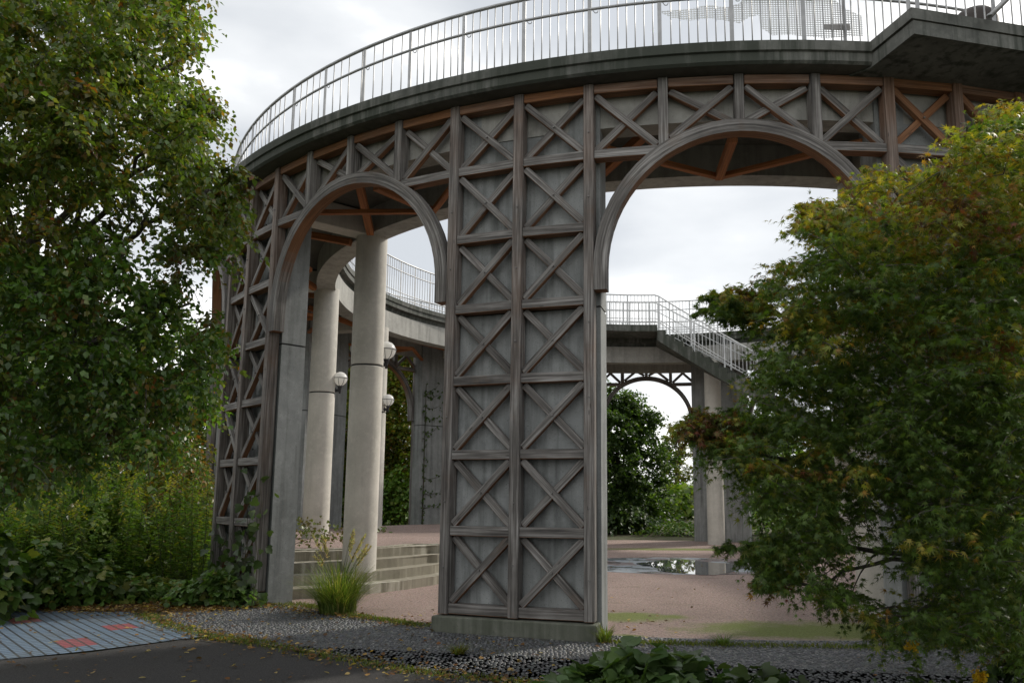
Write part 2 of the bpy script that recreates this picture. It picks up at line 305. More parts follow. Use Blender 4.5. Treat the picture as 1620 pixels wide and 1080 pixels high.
# ring beams
b = MB(); b.lathe([(R-.16,6.10),(R-.16,6.60),(R-.46,6.60),(R-.46,6.10)], 0, 2*math.pi, 144, (CX,CY)); b.build('outer_beam', CONC, walk)
b = MB(); b.lathe([(7.98,6.14),(8.38,6.14),(8.38,6.60),(8.02,6.70),(7.98,6.70)], 0, 2*math.pi, 144, (CX,CY)); b.build('inner_beam', CONC, walk)
def box_i(mb, i0, i1, r0, r1, z0, z1, wob=0.0, mat=0):
    'block between two radii, straight sides between ring positions i0 and i1 (extra half width wob)'
    A,B = P(r0,i0,0),P(r0,i1,0); C_,D = P(r1,i1,0),P(r1,i0,0); t = (B-A).normalized()*wob
    mb.prism([(v.x,v.y) for v in (A-t,B+t,C_+t,D-t)], z0, z1, mat)
for q in range(12):
    i0 = 6*q
    # pier: lower and upper pour with a recessed joint
    m = MB()
    for z0,z1 in ((.0,3.82),(3.845,6.60)): box_i(m, i0, i0+2, R-.53, R-.14, z0, z1, .11)
    box_i(m, i0, i0+2, R-.51, R-.155, 3.80, 3.86, .09, 1)
    for cc in (.5,1.5):
        for k in range(7):
            for du,dv in ((-.28,.28),(.28,.28),(-.28,-.28),(.28,-.28)):
                if rnd.random() < .55:
                    c0 = P(R-.145, i0+cc+du*1.0, zr(k+.5)+dv*.9); n_ = rad(i0+1); m.tube([c0, c0+n_*.012], .014, 8, 1)
    pr = m.build('pier', [CONCP, DARK], walk)
    m = MB(); box_i(m, i0, i0+2, R-.12, R+.13, -.05, .185, .10); bmesh.ops.bevel(m.bm, geom=list(m.bm.edges), offset=.012, segments=1, affect='EDGES'); m.build('plinth', CONCB, pr)
    # column with a joint ring
    m = MB(); c0 = P(8.18,i0+1,0)
    m.tube([c0+Vector((0,0,z)) for z in (-.1,-.09,1.2,2.5,3.785,3.79,3.80)], [.286,.286,.284,.282,.28,.28,.272], 40, 0, False); m.tube([c0+Vector((0,0,3.78)), c0+Vector((0,0,3.845))], .268, 40, 1); m.tube([c0+Vector((0,0,z)) for z in (3.83,3.84,3.845,5.0,6.19,6.2)], [.272,.28,.28,.278,.275,.275], 40, 0, False)
    m.build('column', [CONCL, DARK], walk)
    # radial beam
    m = MB(); m.beam(P(R-.47,i0+1,6.36), P(8.36,i0+1,6.36), .36, .42, (0,0,1), 0, 0, .01); m.build('radial_beam', CONCL, walk)
    # sheltered timbers under the deck
    m = MB()
    if q in (0,1,2,8,9,10,11):
        c4 = i0+4; ap = P(8.62,c4,6.02)
        m.beam(P(R-.47,c4,6.02), ap, .11, .11, (0,0,1), 1)
        m.beam(P(R-.47,c4-1.9,5.99), ap, .09, .07, (0,0,1), 1); m.beam(P(R-.47,c4+1.9,5.99), ap, .09, .07, (0,0,1), 1)
        m.beam(P(8.42,i0+1.5,6.12), P(9.5,i0+3.0,6.50), .12, .12, (0,0,1), 1); m.beam(P(8.42,i0+6.5,6.12), P(9.5,i0+5.0,6.50), .12, .12, (0,0,1), 1)
        m.build('sheltered_strut', WOODW, walk)
# ---- timber lattice
OUT = R-.03
def post(mb, i, z0, z1, warm=0, wd=.12):
    zm = 5.2
    if z0 < zm-1 and warm > .5:
        mb.beam(P(OUT,i,z0), P(OUT,i,zm), wd, .17, rad(i), 0, 0, .006, warm*.25); mb.beam(P(OUT,i,zm+.002), P(OUT,i,z1), wd, .17, rad(i), warm*.25, 0, .006, warm)
    else: mb.beam(P(OUT,i,z0), P(OUT,i,z1), wd, .17, rad(i), 0 if z0 < zm-1 else warm*.5, 0, .006, warm)
def rail(mb, i0, i1, z, warm=0, h=.115):
    g = .060/R/ST
    mb.beam(P(OUT-.015,i0+g,z), P(OUT-.015,i1-g,z), h, .15, rad((i0+i1)/2), warm)
def brace(mb, i0, z0, i1, z1, layer, warm=0):
    mb.beam(P(R-.075+layer*.036,i0,z0), P(R-.075+layer*.036,i1,z1), .088, .075+layer*.004, rad((i0+i1)/2), warm, 0, .005)
def bolts(mb, i, z, r=R+.0, s=.011):
    c = P(r,i,z); n = rad(i); mb.tube([c-n*.02, c+n*.014], s, 7)
def bolts2(mb, i, z, r, s_=.011):
    c = P(r,i,z); n = rad(i); mb.tube([c-n*.02, c+n*.014], s_, 7, 1)
def pane(i, k): # brace end points inside one cell
    e = .085; zt_, zb_ = (ZT-.14 if k==0 else zr(k)-.075), zr(k+1)+.075
    return (i+e, zt_, i+1-e, zb_), (i+e, zb_, i+1-e, zt_)
def wfun(i, k, u):
    # unweathered (warm) timber sits high under the deck and in sheltered spots
    if k == 0: return .45*(rnd.random()<.3)*u
    return .35*u*(rnd.random()<.10)
def lattice(q, detail):
    i0 = 6*q; grid = MB(); wv = {1:.60,0:.14,-1:.25}.get(q,.1)
    for j in (0,1,2):
        post(grid, i0+j, .20, ZT-.002, wv, .125)
        if detail:
            for k in range(7):
                if rnd.random()<.7: bolts2(grid, i0+j, zr(k)-.25-rnd.random()*.4, R+.058, .009)
    for k in range(8):
        for j in (0,1): rail(grid, i0+j, i0+j+1, zr(k) if k else ZT-.062, (.65,.95)[(q+j)%2] if k==0 else 0)
    if detail: par = grid.build('lattice_panel', [WOOD, BOLT], walk)
    for k in range(7):
        for j in (0,1):
            A,B = pane(i0+j,k); fl = rnd.random()<.5; tw_ = .9 if (k==0 and q==1) else 0
            for E_,ly in ((A,1 if fl else 0),(B,0 if fl else 1)):
                mb = MB() if detail else grid
                brace(mb, E_[0],E_[1],E_[2],E_[3], ly, tw_)
                if detail:
                    if ly == 1: bolts2(mb, i0+j+.5, (zr(k)+zr(k+1))/2, R+.006)
                    mb.build('brace', [WOOD, BOLT], par)
    if not detail: grid.build('lattice_panel', [WOOD, BOLT], walk)
ZC = 4.27; RA = 1.74                 # arch centre height and outer radius
def arch_pts(c, rad_):
    pts = [(-rad_, 3.99)]
    for k in range(33):
        a = math.pi-math.pi*k/32; pts.append((rad_*math.cos(a), ZC+rad_*math.sin(a)))
    pts.append((rad_, 3.99)); return [(c+u/(R*ST), z) for u,z in pts]
def arch(mb, c):
    T = .155; o = arch_pts(c, RA); n = arch_pts(c, RA-T); rows = []; L_ = 0
    for k,((io,zo),(ii,zi)) in enumerate(zip(o,n)):
        r0,r1 = R-.10, R+.075
        row = [P(r0,io,zo),P(r1,io,zo),P(r1,ii,zi),P(r0,ii,zi)]
        if k: L_ += (row[1]-prev).length
        prev = row[1]; vs = [mb.bm.verts.new(v) for v in row]; rows.append((vs,L_))
    per = [0,.175,.33,.505,.66]
    for (A,u0),(B,u1) in zip(rows,rows[1:]):
        for j in range(4):
            q = (j+1)%4; mb.face([A[j],A[q],B[q],B[j]], [(u0,per[j]),(u0,per[j+1]),(u1,per[j+1]),(u1,per[j])], 0)
    mb.face(rows[0][0]); mb.face(list(reversed(rows[-1][0])))
def spandrel(q, detail):
    a = 6*q+2; c = a+2; holder = MB()
    par = None
    if detail:
        mb = MB(); arch(mb, c); par = mb.build('arch_frame', WOOD, walk)
    else: arch(holder, c)
    def piece(name, fn):
        if detail: mb = MB(); fn(mb); mb.build(name, WOOD, par)
        else: fn(holder)
    def za(i): # outer edge of the arch at ring position i
        u = (i-c)*R*ST; return ZC+math.sqrt(max(0,RA*RA-u*u))
    rw = [.55,.45,.6,.7] if q==0 else [.9,.95,.8,.9]
    for j in range(4): piece('rail', lambda mb: rail(mb, a+j, a+j+1, ZT-.062, rw[j]))
    for i in (a+1,a+2,a+3): piece('post', lambda mb: post(mb, i, za(i)-.03 if i!=c else za(i)-.005, ZT-.002, 0, .118 if i!=c else .105))
    for i0,i1 in ((a,a+1.02),(a+2.98,a+4)): piece('rail', lambda mb: rail(mb, i0, i1, zr(1), 0))
    e = .085
    for j in range(4):
        lo0 = zr(1)+.075 if j in (0,3) else None
        zl = [zr(1)+.07, za(a+1+.1)+.05, za(c)+.01, za(a+3+.1)-.0, zr(1)+.07]
        zt_ = ZT-.14
        if j in (0,3): zA, zB = zr(1)+.075, zr(1)+.075
        elif j == 1: zA, zB = za(c-.1)+.02, za(a+1.1)+.03
        else: zA, zB = za(a+2.9)+.03, za(c+.1)+.02
        fl = (j%2==0); wv = .85 if q in (-2,) else 0
        e0 = e+(.10 if j==1 else 0); e1 = e+(.10 if j==2 else 0)
        piece('brace', lambda mb: brace(mb, a+j+e, zt_, a+j+1-e, zA, 1 if fl else 0, wv))
        piece('brace', lambda mb: brace(mb, a+j+e, zB, a+j+1-e, zt_, 0 if fl else 1, wv))
    if not detail: holder.build('arch_frame', WOOD, walk)
for q in range(-5,7):
    lattice(q, q in (-1,0,1)); spandrel(q, q in (-1,0))
# ---- railings
def baluster_steps(k): return 8
RO = R-.18; ZRB, ZRT = 6.88, 8.045
rl = MB(); NSEG = 144
def ring_tube(mb, r, i0, i1, z, rad_, n=6, zf=None):
    m_ = max(2,int(abs(i1-i0)*2.5)+1); mb.tube([P(r,i0+(i1-i0)*k/m_, z if zf is None else zf(i0+(i1-i0)*k/m_)) for k in range(m_+1)], rad_, n)
ring_tube(rl, RO, -14, 8, ZRT, .024, 8); orl = rl.build('outer_railing', STEEL, walk)
b = MB(); ring_tube(b, RO, -14, 8, ZRT-.30, .018, 8); b.build('middle_rail', STEEL, orl)
b = MB(); ring_tube(b, RO, -14, 8, ZRB+.05, .012, 6); b.build('bottom_rail', STEEL, orl)
IE = 5.55    # where the terrace leaves the ring
nb = 0
for k in range(-14, 9):
    if k <= IE+.4:
        b = MB(); p0 = P(RO,k-.03,ZRB-.02); b.beam(p0, P(RO,k-.03,ZRT), .05, .012, rad(k), 0, 0, 0); p1 = P(RO-.02,k-.03,ZRB+.55)
        b.tube([P(RO,k,ZRT-.3), P(RO+.0,k+.05,ZRT-.36), P(RO,k+.08,ZRT-.36), P(RO,k+.10,ZRT-.33)], .006, 5)
        b.build('railing_post', STEEL, orl)
    n = 5 if -7 <= k < -1 else 8
    for j in range(1,n):
        f = j/n
        if n == 5 and j == 4 and k%2: f = .92
        if k+f > IE or k < -9: continue
        b = MB(); c0 = P(RO,k+f,ZRB); b.tube([c0, P(RO,k+f,ZRT)], .0085, 5); b.build('baluster', STEEL, orl); nb += 1
b = MB()
for k in range(-14,-9):
    for j in range(1,8): b.tube([P(RO,k+j/8,ZRB), P(RO,k+j/8,ZRT)], .0085, 4)
for k in range(9,58):
    b.beam(P(RO,k,ZRB), P(RO,k,ZRT), .05, .012, rad(k), 0, 0, 0)
    for j in range(1,8,1): b.tube([P(RO,k+j/8,ZRB), P(RO,k+j/8,ZRT)], .009, 4, cap=False)
ring_tube(b, RO, 9, 58, ZRT, .022, 6); ring_tube(b, RO, 9, 58, ZRT-.3, .016, 6)
b.build('rear_railing', STEELW, walk)
RN = RI+.10; ZNB, ZNT = 7.15, 8.30
def inner_rail(name, i0, i1, mt):
    b = MB(); ring_tube(b, RN, i0, i1, ZNT, .022, 6); o = b.build(name, mt, walk)
    b = MB(); ring_tube(b, RN, i0, i1, ZNT-.30, .016, 5); b.build('middle_rail', mt, o)
    b = MB(); ring_tube(b, RN, i0, i1, ZNB+.22, .013, 5); ring_tube(b, RN, i0, i1, ZNB+.06, .013, 5); b.build('bottom_rail', mt, o)
    k = i0
    while k <= i1: b = MB(); b.beam(P(RN,k,ZNB-.03), P(RN,k,ZNT), .045, .014, rad(k), 0, 0, 0); b.build('railing_post', mt, o); k += 1
    b = MB(); n = int((i1-i0)*6)
    for j in range(n): b.tube([P(RN,i0+j/6,ZNB), P(RN,i0+j/6,ZNT)], .0085, 4, cap=False)
    b.build('baluster', mt, o)
inner_rail('inner_railing', -60+31, -5-.0, STEEL)     # left side and far left
inner_rail('inner_railing', 13, 43, STEELW)
# ---- landing and curved stair on the far side, inside the ring
TH = R_(-23.861)
def PA(r, deg, z): a = R_(deg); return Vector((CX+r*math.sin(a), CY-r*math.cos(a), z))
stair = MB(); R0,R1 = 6.62,7.78; LZ = 7.20
stair.lathe([(R0,LZ-.22),(RI,LZ-.22),(RI,LZ-.04),(R0,LZ)], R_(192), R_(174.6), 16, (CX,CY))
ns = 38; da = 2.42; rz = LZ/ns
for k in range(ns):
    a0 = 174.6-da*k; a1 = a0-da; z = LZ-rz*(k+1)+ .0
    if z < .02: break
    v = [PA(R0,a1,0),PA(R1,a1,0),PA(R1,a0,0),PA(R0,a0,0)]
    lo0, lo1 = max(-.05,z-.34), max(-.05,z-.34-rz)
    stair.prism([(q.x,q.y) for q in v], [lo1,lo1,lo0,lo0], z)
for k in (0,7,15,23): pass
c0 = P(8.18,31,0)
stair.build('curved_stair', CONCF, walk)
b = MB()
for dg,rr in ((186,6.9),):
    pass
# stair railing
def srail(rr, name):
    def z_at(dg): return LZ if dg >= 174.6 else max(.0, LZ-(174.6-dg)/da*rz)
    b = MB(); degs = [192-1.2*k for k in range(int((192-84)/1.2))]
    for h,rad_ in ((1.02,.022),(.12,.014)) + (((.72,.014),) if rr > 7 else ((.22,.012),)): b.tube([PA(rr,d,z_at(d)+h) for d in degs], rad_, 6)
    o = b.build(name, STEELW, walk); b = MB(); d = 192; k = 0
    while d > 84:
        z = z_at(d)
        if k%9 == 0: c = MB(); c.beam(PA(rr,d,z-.05), PA(rr,d,z+1.02), .045, .045, (0,0,1) if False else (1,0,0), 0, 0, 0); c.build('railing_post', STEELW, o)
        else: b.tube([PA(rr,d,z+.12), PA(rr,d,z+1.02)], .009, 4, cap=False)
        d -= 1.0; k += 1
    b.build('baluster', STEELW, o)
srail(R0+.06, 'stair_railing'); srail(R1-.08, 'stair_railing')
# ---- terrace that projects outward at the right
T1,T2,T3 = Vector((3.72,8.70,0)), Vector((3.92,7.96,0)), Vector((5.34,8.29,0)); T4 = T2+(T3-T2)*3.2; Tin = P(R-.3,14,0)
def offs(poly, d):
    c = Vector((6.5,10.2,0)); return [(p+(c-p).normalized()*d) for p in poly]
TP = [P(R-.1,5.3,0), T1, T2, T4, T4+Vector((1.2,3.2,0)), P(R-.1,14,0), P(R-.1,10,0), P(R-.1,7.5,0)]
b = MB()
for z0,z1,d,mt in ((6.747,6.875,0,0),(6.575,6.735,.03,0),(6.59,6.8,.05,1)): b.prism([(q.x,q.y) for q in offs(TP,d)], z0, z1, mt)
bmesh.ops.recalc_face_normals(b.bm, faces=b.bm.faces)
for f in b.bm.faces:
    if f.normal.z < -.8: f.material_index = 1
b.build('terrace_slab', [CONCF, CONCS], walk)
def straight_rail(b, A, B, z0, z1, pitch=.125, per=8, r=.009, ends=True):
    ln = (B-A).length; n = max(1,round(ln/pitch)); d = (B-A)/n; nn = Vector((-(B-A).y,(B-A).x,0)).normalized()
    for k in range(n+1):
        q = A+d*k
        if k%per == 0: b.beam(q+Vector((0,0,z0)), q+Vector((0,0,z1)), .045, .014, nn, 0, 0, 0)
        else: b.tube([q+Vector((0,0,z0)), q+Vector((0,0,z1))], r, 5, cap=False)
    for z,rr in ((z1,.024),(z1-.3,.017),(z0+.05,.012)): b.tube([A+Vector((0,0,z)),B+Vector((0,0,z))], rr, 8)
b = MB(); q2 = T2+Vector((.14,.14,0)); q1 = P(RO,IE,0); q4 = T4+Vector((-.1,.12,0))
straight_rail(b, q1, q2, 6.87, 8.045, .115); straight_rail(b, q2, q4, 6.87, 8.045)
straight_rail(b, T3+Vector((.9,.8,0)), T3+Vector((1.9,3.2,0)), 6.87, 7.9, .13)
b.build('terrace_railing', STEEL, walk)
# slanted handrail of the stair leaving the terrace, and a round dark planter behind the railing
b = MB(); a0 = at(1566,26,8.8*1.07); a1 = at(1604,-12,8.8*1.10); dd = (a1-a0); b.tube([a0, a0+dd*1.6, a0+dd*1.6+Vector((.5,.3,0))], .030, 10); b.tube([a0, Vector((a0.x,a0.y,6.87))], .03, 10)
tag(b.build('handrail_pole', STEEL), 'slanted grey handrail pole rising from the terrace edge at the upper right corner', 'handrail')
b = MB(); c0 = at(1541,30,10.2); c0.z = 6.87
prof = [(.20,0),(.24,.10),(.26,.36),(.245,.43),(.19,.49),(.10,.525),(.02,.53)]
pts = [c0+Vector((0,0,z)) for r,z in prof]; b.tube(pts, [r for r,z in prof], 28)
m_,nt_,p_ = mat('dark round cover'); p_.inputs['Base Color'].default_value=(.045,.035,.03,1); p_.inputs['Roughness'].default_value=.6
tag(b.build('round_cover', m_), 'low dark rounded cover standing behind the balusters of the projecting terrace', 'round cover')
# perforated silhouette screen fixed inside the railing
m_,nt_,p_ = mat('perforated sheet'); g = G(nt_); uv = g.n('ShaderNodeUVMap', uv_map='UVMap').outputs[0]
o_ = [n for n in nt_.nodes if n.type=='OUTPUT_MATERIAL'][0]; rr = g.mapping(uv,(1,1,1),(0,0,0),(0,0,R_(30)))
d_ = g.vor(g.mapping(uv,(30,34,1)),1.0,'F1','Distance',0.0); hole = g.rng(d_,.40,.36); tr = g.n('ShaderNodeBsdfTransparent'); ms = g.n('ShaderNodeMixShader'); g.l(hole,ms.inputs[0]); g.l(p_.outputs[0],ms.inputs[1]); g.l(tr.outputs[0],ms.inputs[2]); g.l(ms.outputs[0],o_.inputs[0])
p_.inputs['Base Color'].default_value=(.74,.75,.74,1); p_.inputs['Roughness'].default_value=.5; p_.inputs['Metallic'].default_value=.3; PERF = m_
scr = empty('silhouette_screen', P(R-.3,4.4,6.9), 'pale perforated metal screen cut to an uneven silhouette behind the top railing', 'metal screen')
def cyl_at(px, py, r):
    v = at(px,py,1)-Vector((0,0,CAMH)); A = v.x**2+v.y**2; B = -2*(v.x*CX+v.y*CY); C_ = CX*CX+CY*CY-r*r; t = (-B-math.sqrt(B*B-4*A*C_))/2/A; return Vector((0,0,CAMH))+v*t
bot = [(1047,21),(1062,28),(1090,33),(1120,29),(1150,33),(1170,37),(1186,27),(1200,24),(1204,44),(1222,56),(1250,55),(1280,58),(1310,61),(1340,58),(1366,57)]
top = [(1047,18),(1062,17),(1090,15),(1120,8),(1150,12),(1170,6),(1186,-6),(1200,-16),(1204,-24),(1222,-40),(1250,-34),(1280,-26),(1310,-10),(1340,14),(1366,26)]
b = MB(); rows = []
for (x0,y0),(x1,y1) in zip(bot,top):
    A = cyl_at(x0,y0,R-.23); B = cyl_at(x1,y1,R-.23); a = math.atan2(A.x-CX,-(A.y-CY)); B = Vector((CX+(R-.23)*math.sin(a), CY-(R-.23)*math.cos(a), B.z))
    inn = Vector((-math.sin(a),math.cos(a),0))*.004
    rows.append(([b.bm.verts.new(q) for q in (A,B,B+inn,A+inn)], a*R, A.z, B.z))
for (r0,u0,a0,b0),(r1,u1,a1,b1) in zip(rows,rows[1:]):
    b.face([r0[0],r1[0],r1[1],r0[1]],[(u0,a0),(u1,a1),(u1,b1),(u0,b0)]); b.face([r0[3],r0[2],r1[2],r1[3]],[(u0,a0),(u0,b0),(u1,b1),(u1,a1)])
b.build('perforated_sheet', PERF, scr)
b = MB(); A = cyl_at(1303,43,R-.21); B = cyl_at(1345,43,R-.21); b.beam(A,B,.075,.006,rad(4.4),0,0,.001)
m_,nt_,p_ = mat('grey plate'); p_.inputs['Base Color'].default_value=(.30,.29,.28,1); b.build('name_plate', m_, scr)
# ---- globe lamps on the columns
def lamp(i, label):
    c = P(7.80,i,4.15); a = th(i); n = rad(i); s = Vector((-n.y,n.x,0)); wall = P(8.18-.275,i,3.9)
    e_ = empty('wall_lamp', c, label, 'lamp', 'globe lamps on the inner columns')
    b = MB(); b.tube([wall+n*.03, wall-n*.02], .055, 12); b.tube([wall, P(7.80,i,3.9)], [.022,.020], 8); q = P(7.80,i,0)
    b.tube([q+Vector((0,0,3.82)), q+Vector((0,0,3.90)), q+Vector((0,0,3.96)), q+Vector((0,0,3.99))], [.022,.030,.045,.062], 12); b.beam(wall+Vector((0,0,-.03)), P(7.82,i,3.87), .03, .03, (0,0,1), 0,0,.003)
    b.build('bracket', IRON, e_)
    b = MB(); bmesh.ops.create_uvsphere(b.bm, u_segments=28, v_segments=18, radius=.160, matrix=Matrix.Translation(c))
    for f in b.bm.faces: f.smooth = True
    b.build('globe', GLOBE, e_)
    b = MB(); rr = .166
    b.tube([c+Vector((math.cos(t)*(rr+.006),math.sin(t)*(rr+.006),.012)) for t in [2*math.pi*k/24 for k in range(25)]], .008, 5)
    for k in range(8):
        t = 2*math.pi*k/8; b.tube([c+Vector((math.cos(t)*rr*math.cos(u),math.sin(t)*rr*math.cos(u),-rr*math.sin(u))) for u in [R_(90*j/8) for j in range(9)]], .005, 4)
    b.build('cage', IRON, e_)
lamp(-5, 'white globe lamp in a black cage on the nearest column beside the steps')
lamp(-11, 'caged white globe lamp on the second column, left of the nearest column')
lamp(-17, 'smallest of the left three globe lamps, on the thin far column')
lamp(37, 'globe lamp on the far column in the shadow under the curved stair')
# ---- platform with curved steps
base = [(-4.75,12.2),(-4.4,12.3),(-3.98,12.42),(-3.4,12.74),(-2.89,13.18),(-2.45,13.75),(-2.02,14.55),(-1.75,15.35)]
plat = empty('stone_platform', (-3.4,14,0), 'low concrete platform with curved steps and a pink gravel top', 'platform')
H4 = .155
for k in range(4):
    o = Vector((-.13*k,.42*k,0)); front = [Vector((x,y,0))+o for x,y in base]
    if k == 3: front = front[:-1]
    back = [Vector((-1.7,16.02,0)), Vector((-4,18.5,0)), Vector((-5.6,15.4,0)), Vector((-4.95,13.6+.1*k,0))]
    if k >= 2: front = front[:-1]+[Vector((-2.12-.16*(k-2),15.5+.25*(k-2),0))]
    b = MB(); b.prism([(q.x,q.y) for q in front+back], -.05, H4*(k+1)-.0)
    bmesh.ops.bevel(b.bm, geom=[e for e in b.bm.edges if all(abs(v.co.z-H4*(k+1))<.01 for v in e.verts)], offset=.014, segments=2, affect='EDGES')
    b.build('step', CONCT, plat)
b = MB(); top = [(-4.9,13.75),(-4.52,13.99),(-3.85,14.25),(-3.30,14.6),(-2.92,15.15),(-2.64,15.86),(-1.3,15.92),(-.7,20),(.35,25.5)]+[(CX+9.8*math.sin(R_(d)),CY-9.8*math.cos(R_(d))) for d in range(-142,-52,6)]
b.prism(top, -.05, .636); b.build('cheek_wall', CONCT, plat)
b = MB(); ins = [(-4.95,14.05),(-4.55,14.22),(-3.9,14.46),(-3.42,14.78),(-3.08,15.28),(-2.80,15.97),(-1.45,16.05),(-.85,20),(.2,25.4)]+[(CX+9.65*math.sin(R_(d)),CY-9.65*math.cos(R_(d))) for d in range(-142,-54,6)]
b.prism(ins, .60, .640); b.build('platform_gravel', GRAV, plat)
# ------------------------------------------------------------------ ground sheets
def sheet(name, poly, z, mt, n=0):
    b = MB(); vs = [b.bm.verts.new((x,y,z)) for x,y in poly]; f = b.face(vs); bmesh.ops.triangulate(b.bm, faces=[f]); o = b.build(name, mt); 
    return tag(o, kind='structure')
b = MB(); gx = [-900,-400,-180,-90,-50]+[-40+2*k for k in range(41)]+[50,90,180,400,900]; gy = [-300,-120,-50,-20]+[-10+2*k for k in range(36)]+[80,110,160,260,500,900,1500]
gv = [[b.bm.verts.new((x,y,0)) for x in gx] for y in gy]
for j in range(len(gy)-1):
    for i in range(len(gx)-1): b.face([gv[j][i],gv[j][i+1],gv[j+1][i+1],gv[j+1][i]])
tag(b.build('ground', SOIL, None, False), kind='structure')
sheet('plaza', [(CX+10.0*math.sin(a),CY-10.0*math.cos(a)) for a in [2*math.pi*k/120 for k in range(120)]], .004, GRAV)
NR2 = random.Random(3)
inner = [(CX+9.98*math.sin(a),CY-9.98*math.cos(a)) for a in [R_(-46+1.5*k) for k in range(52)]]
outer = [(CX+rr*math.sin(R_(d)),CY-rr*math.cos(R_(d))) for d,rr in ((32,14.4),(20,14.35),(10,14.3),(0,14.1),(-10,13.5),(-19.6,12.75),(-24.3,12.3),(-30,12.12),(-33.9,12.06),(-37,12.0),(-42,11.75),(-46,11.3))]
sheet('pebble_path', inner+outer, .008, PEB)
sheet('asphalt_road', [(-30,-4),(30,-4),(30,5.5),(8,6.6),(5.5,5.9),(2.5,6.3),(.5,6.8),(-.4,7.1),(-1.15,7.42),(-2.10,8.06),(-3.10,8.80),(-3.68,9.10),(-4.0,9.02),(-4.6,8.3),(-5.24,7.9),(-8,6.4),(-30,5)], .012, ASPH)
sheet('tile_paving', [(-3.80,9.24),(-4.05,9.02),(-4.62,8.38),(-5.24,7.92),(-7.5,6.8),(-11,9.5),(-9.2,11.6),(-7.48,11.25),(-6.4,11.02),(-5.62,11.06),(-5.3,10.6),(-4.6,9.95)], .016, TILE)
sheet('mosaic_paving', [(CX+.1+2.75*math.sin(a)*(1+.03*math.sin(5*a)),CY-.3-2.25*math.cos(a)) for a in [2*math.pi*k/60 for k in range(60)]], .008, MOSA)
sheet('puddle', [(3.25+1.15*math.cos(a)*(1+.16*math.sin(3*a+1)+.10*math.sin(5*a)), 18.5+1.75*math.sin(a)*(1+.13*math.cos(4*a))) for a in [2*math.pi*k/48 for k in range(48)]], .014, WATER)
# ------------------------------------------------------------------ vegetation
SH_KITE = (np.array([(0,0,0),(-.36,.38,.05),(0,1,-.06),(.36,.38,.05)],float), [(0,1,2),(0,2,3)])
SH_OVAL = (np.array([(0,0,0),(-.3,.22,.04),(-.38,.5,.06),(-.2,.8,.02),(0,1,-.08),(.2,.8,.02),(.38,.5,.06),(.3,.22,.04)],float), [(0,1,2,3),(0,3,4),(0,4,5),(0,5,6,7)])
def star():
    tips = [(0,1.0),(36,.92),(74,.74),(116,.42)]; pts = [(180,.06)]
    seq = [(-122,.40),(-98,.19),(-78,.74),(-58,.22),(-39,.92),(-19,.26),(0,1.06),(19,.26),(39,.92),(58,.22),(78,.74),(98,.19),(122,.40)]
    v = [(0,.0,.03)]+[(0,-.10,.0)]+[(.58*r*math.sin(R_(a)),.58*r*math.cos(R_(a)),-.16*r*r) for a,r in seq]
    v = np.array(v,float); f = [(0,1,2,3),(0,3,4,5),(0,5,6,7),(0,7,8,9),(0,9,10,11),(0,11,12,13),(0,13,14,1)]
    return v, f
SH_STAR = star()
def lobed():
    out_ = [(0,0),(-.22,-.06),(-.46,.12),(-.56,.42),(-.34,.46),(-.30,.72),(0,1.05),(.30,.72),(.34,.46),(.56,.42),(.46,.12),(.22,-.06)]
    v = [(0,.38,.0)]+[(x,y,.10*abs(x)*2-.10*(y-.3)**2) for x,y in out_]; f = [(0,k,k+1) for k in range(1,12)]+[(0,12,1)]
    return np.array(v,float), f
SH_LOBE = lobed()
SH_BLADE = (np.array([(-.012,0,0),(.012,0,0),(.014,.5,.0),(-.014,.5,.0),(0,1,-.0)],float), [(0,1,2,3),(3,2,4)])
def leaf_mesh(pos, d, n, size, col, shape):
    'pos,d(length axis),n(approx normal): (N,3); size (N,); col (N,3)'
    T, F = shape; Nn = len(pos); d = d/np.linalg.norm(d,axis=1,keepdims=True); x = np.cross(d,n); x /= np.linalg.norm(x,axis=1,keepdims=True)+1e-9; z = np.cross(x,d)
    V = pos[:,None,:]+size[:,None,None]*(T[None,:,0:1]*x[:,None,:]+T[None,:,1:2]*d[:,None,:]+T[None,:,2:3]*z[:,None,:])
    V = V.reshape(-1,3); k = len(T); tot = [len(f) for f in F]; idx = np.concatenate([np.array(f) for f in F]); nf = len(F)
    LI = (idx[None,:]+(np.arange(Nn)*k)[:,None]).ravel(); lt = np.tile(tot,Nn); ls = np.concatenate([[0],np.cumsum(lt)[:-1]])
    me = bpy.data.meshes.new('leaves'); me.vertices.add(len(V)); me.vertices.foreach_set('co',V.astype(np.float32).ravel())
    me.loops.add(len(LI)); me.loops.foreach_set('vertex_index',LI.astype(np.int32)); me.polygons.add(len(lt)); me.polygons.foreach_set('loop_start',ls.astype(np.int32)); me.polygons.foreach_set('loop_total',lt.astype(np.int32))
    me.update(calc_edges=True)
    at_ = me.color_attributes.new('leafcol','FLOAT_COLOR','POINT'); C_ = np.ones((Nn,k,4),np.float32); C_[:,:,:3] = col[:,None,:]; at_.data.foreach_set('color',C_.ravel())
    return me
def cols(n, palette, weights, jit=.25, tint=None):
    pal = np.array(palette); w_ = np.array(weights,float); w_ /= w_.sum(); c = pal[NR.choice(len(pal),n,p=w_)]; c = c*(1+jit*(NR.random((n,1))-.5)*2)*(1+.12*(NR.random((n,3))-.5))
    return np.clip(c,.003,1)
def unit(n): v = NR.normal(size=(n,3)); return v/np.linalg.norm(v,axis=1,keepdims=True)
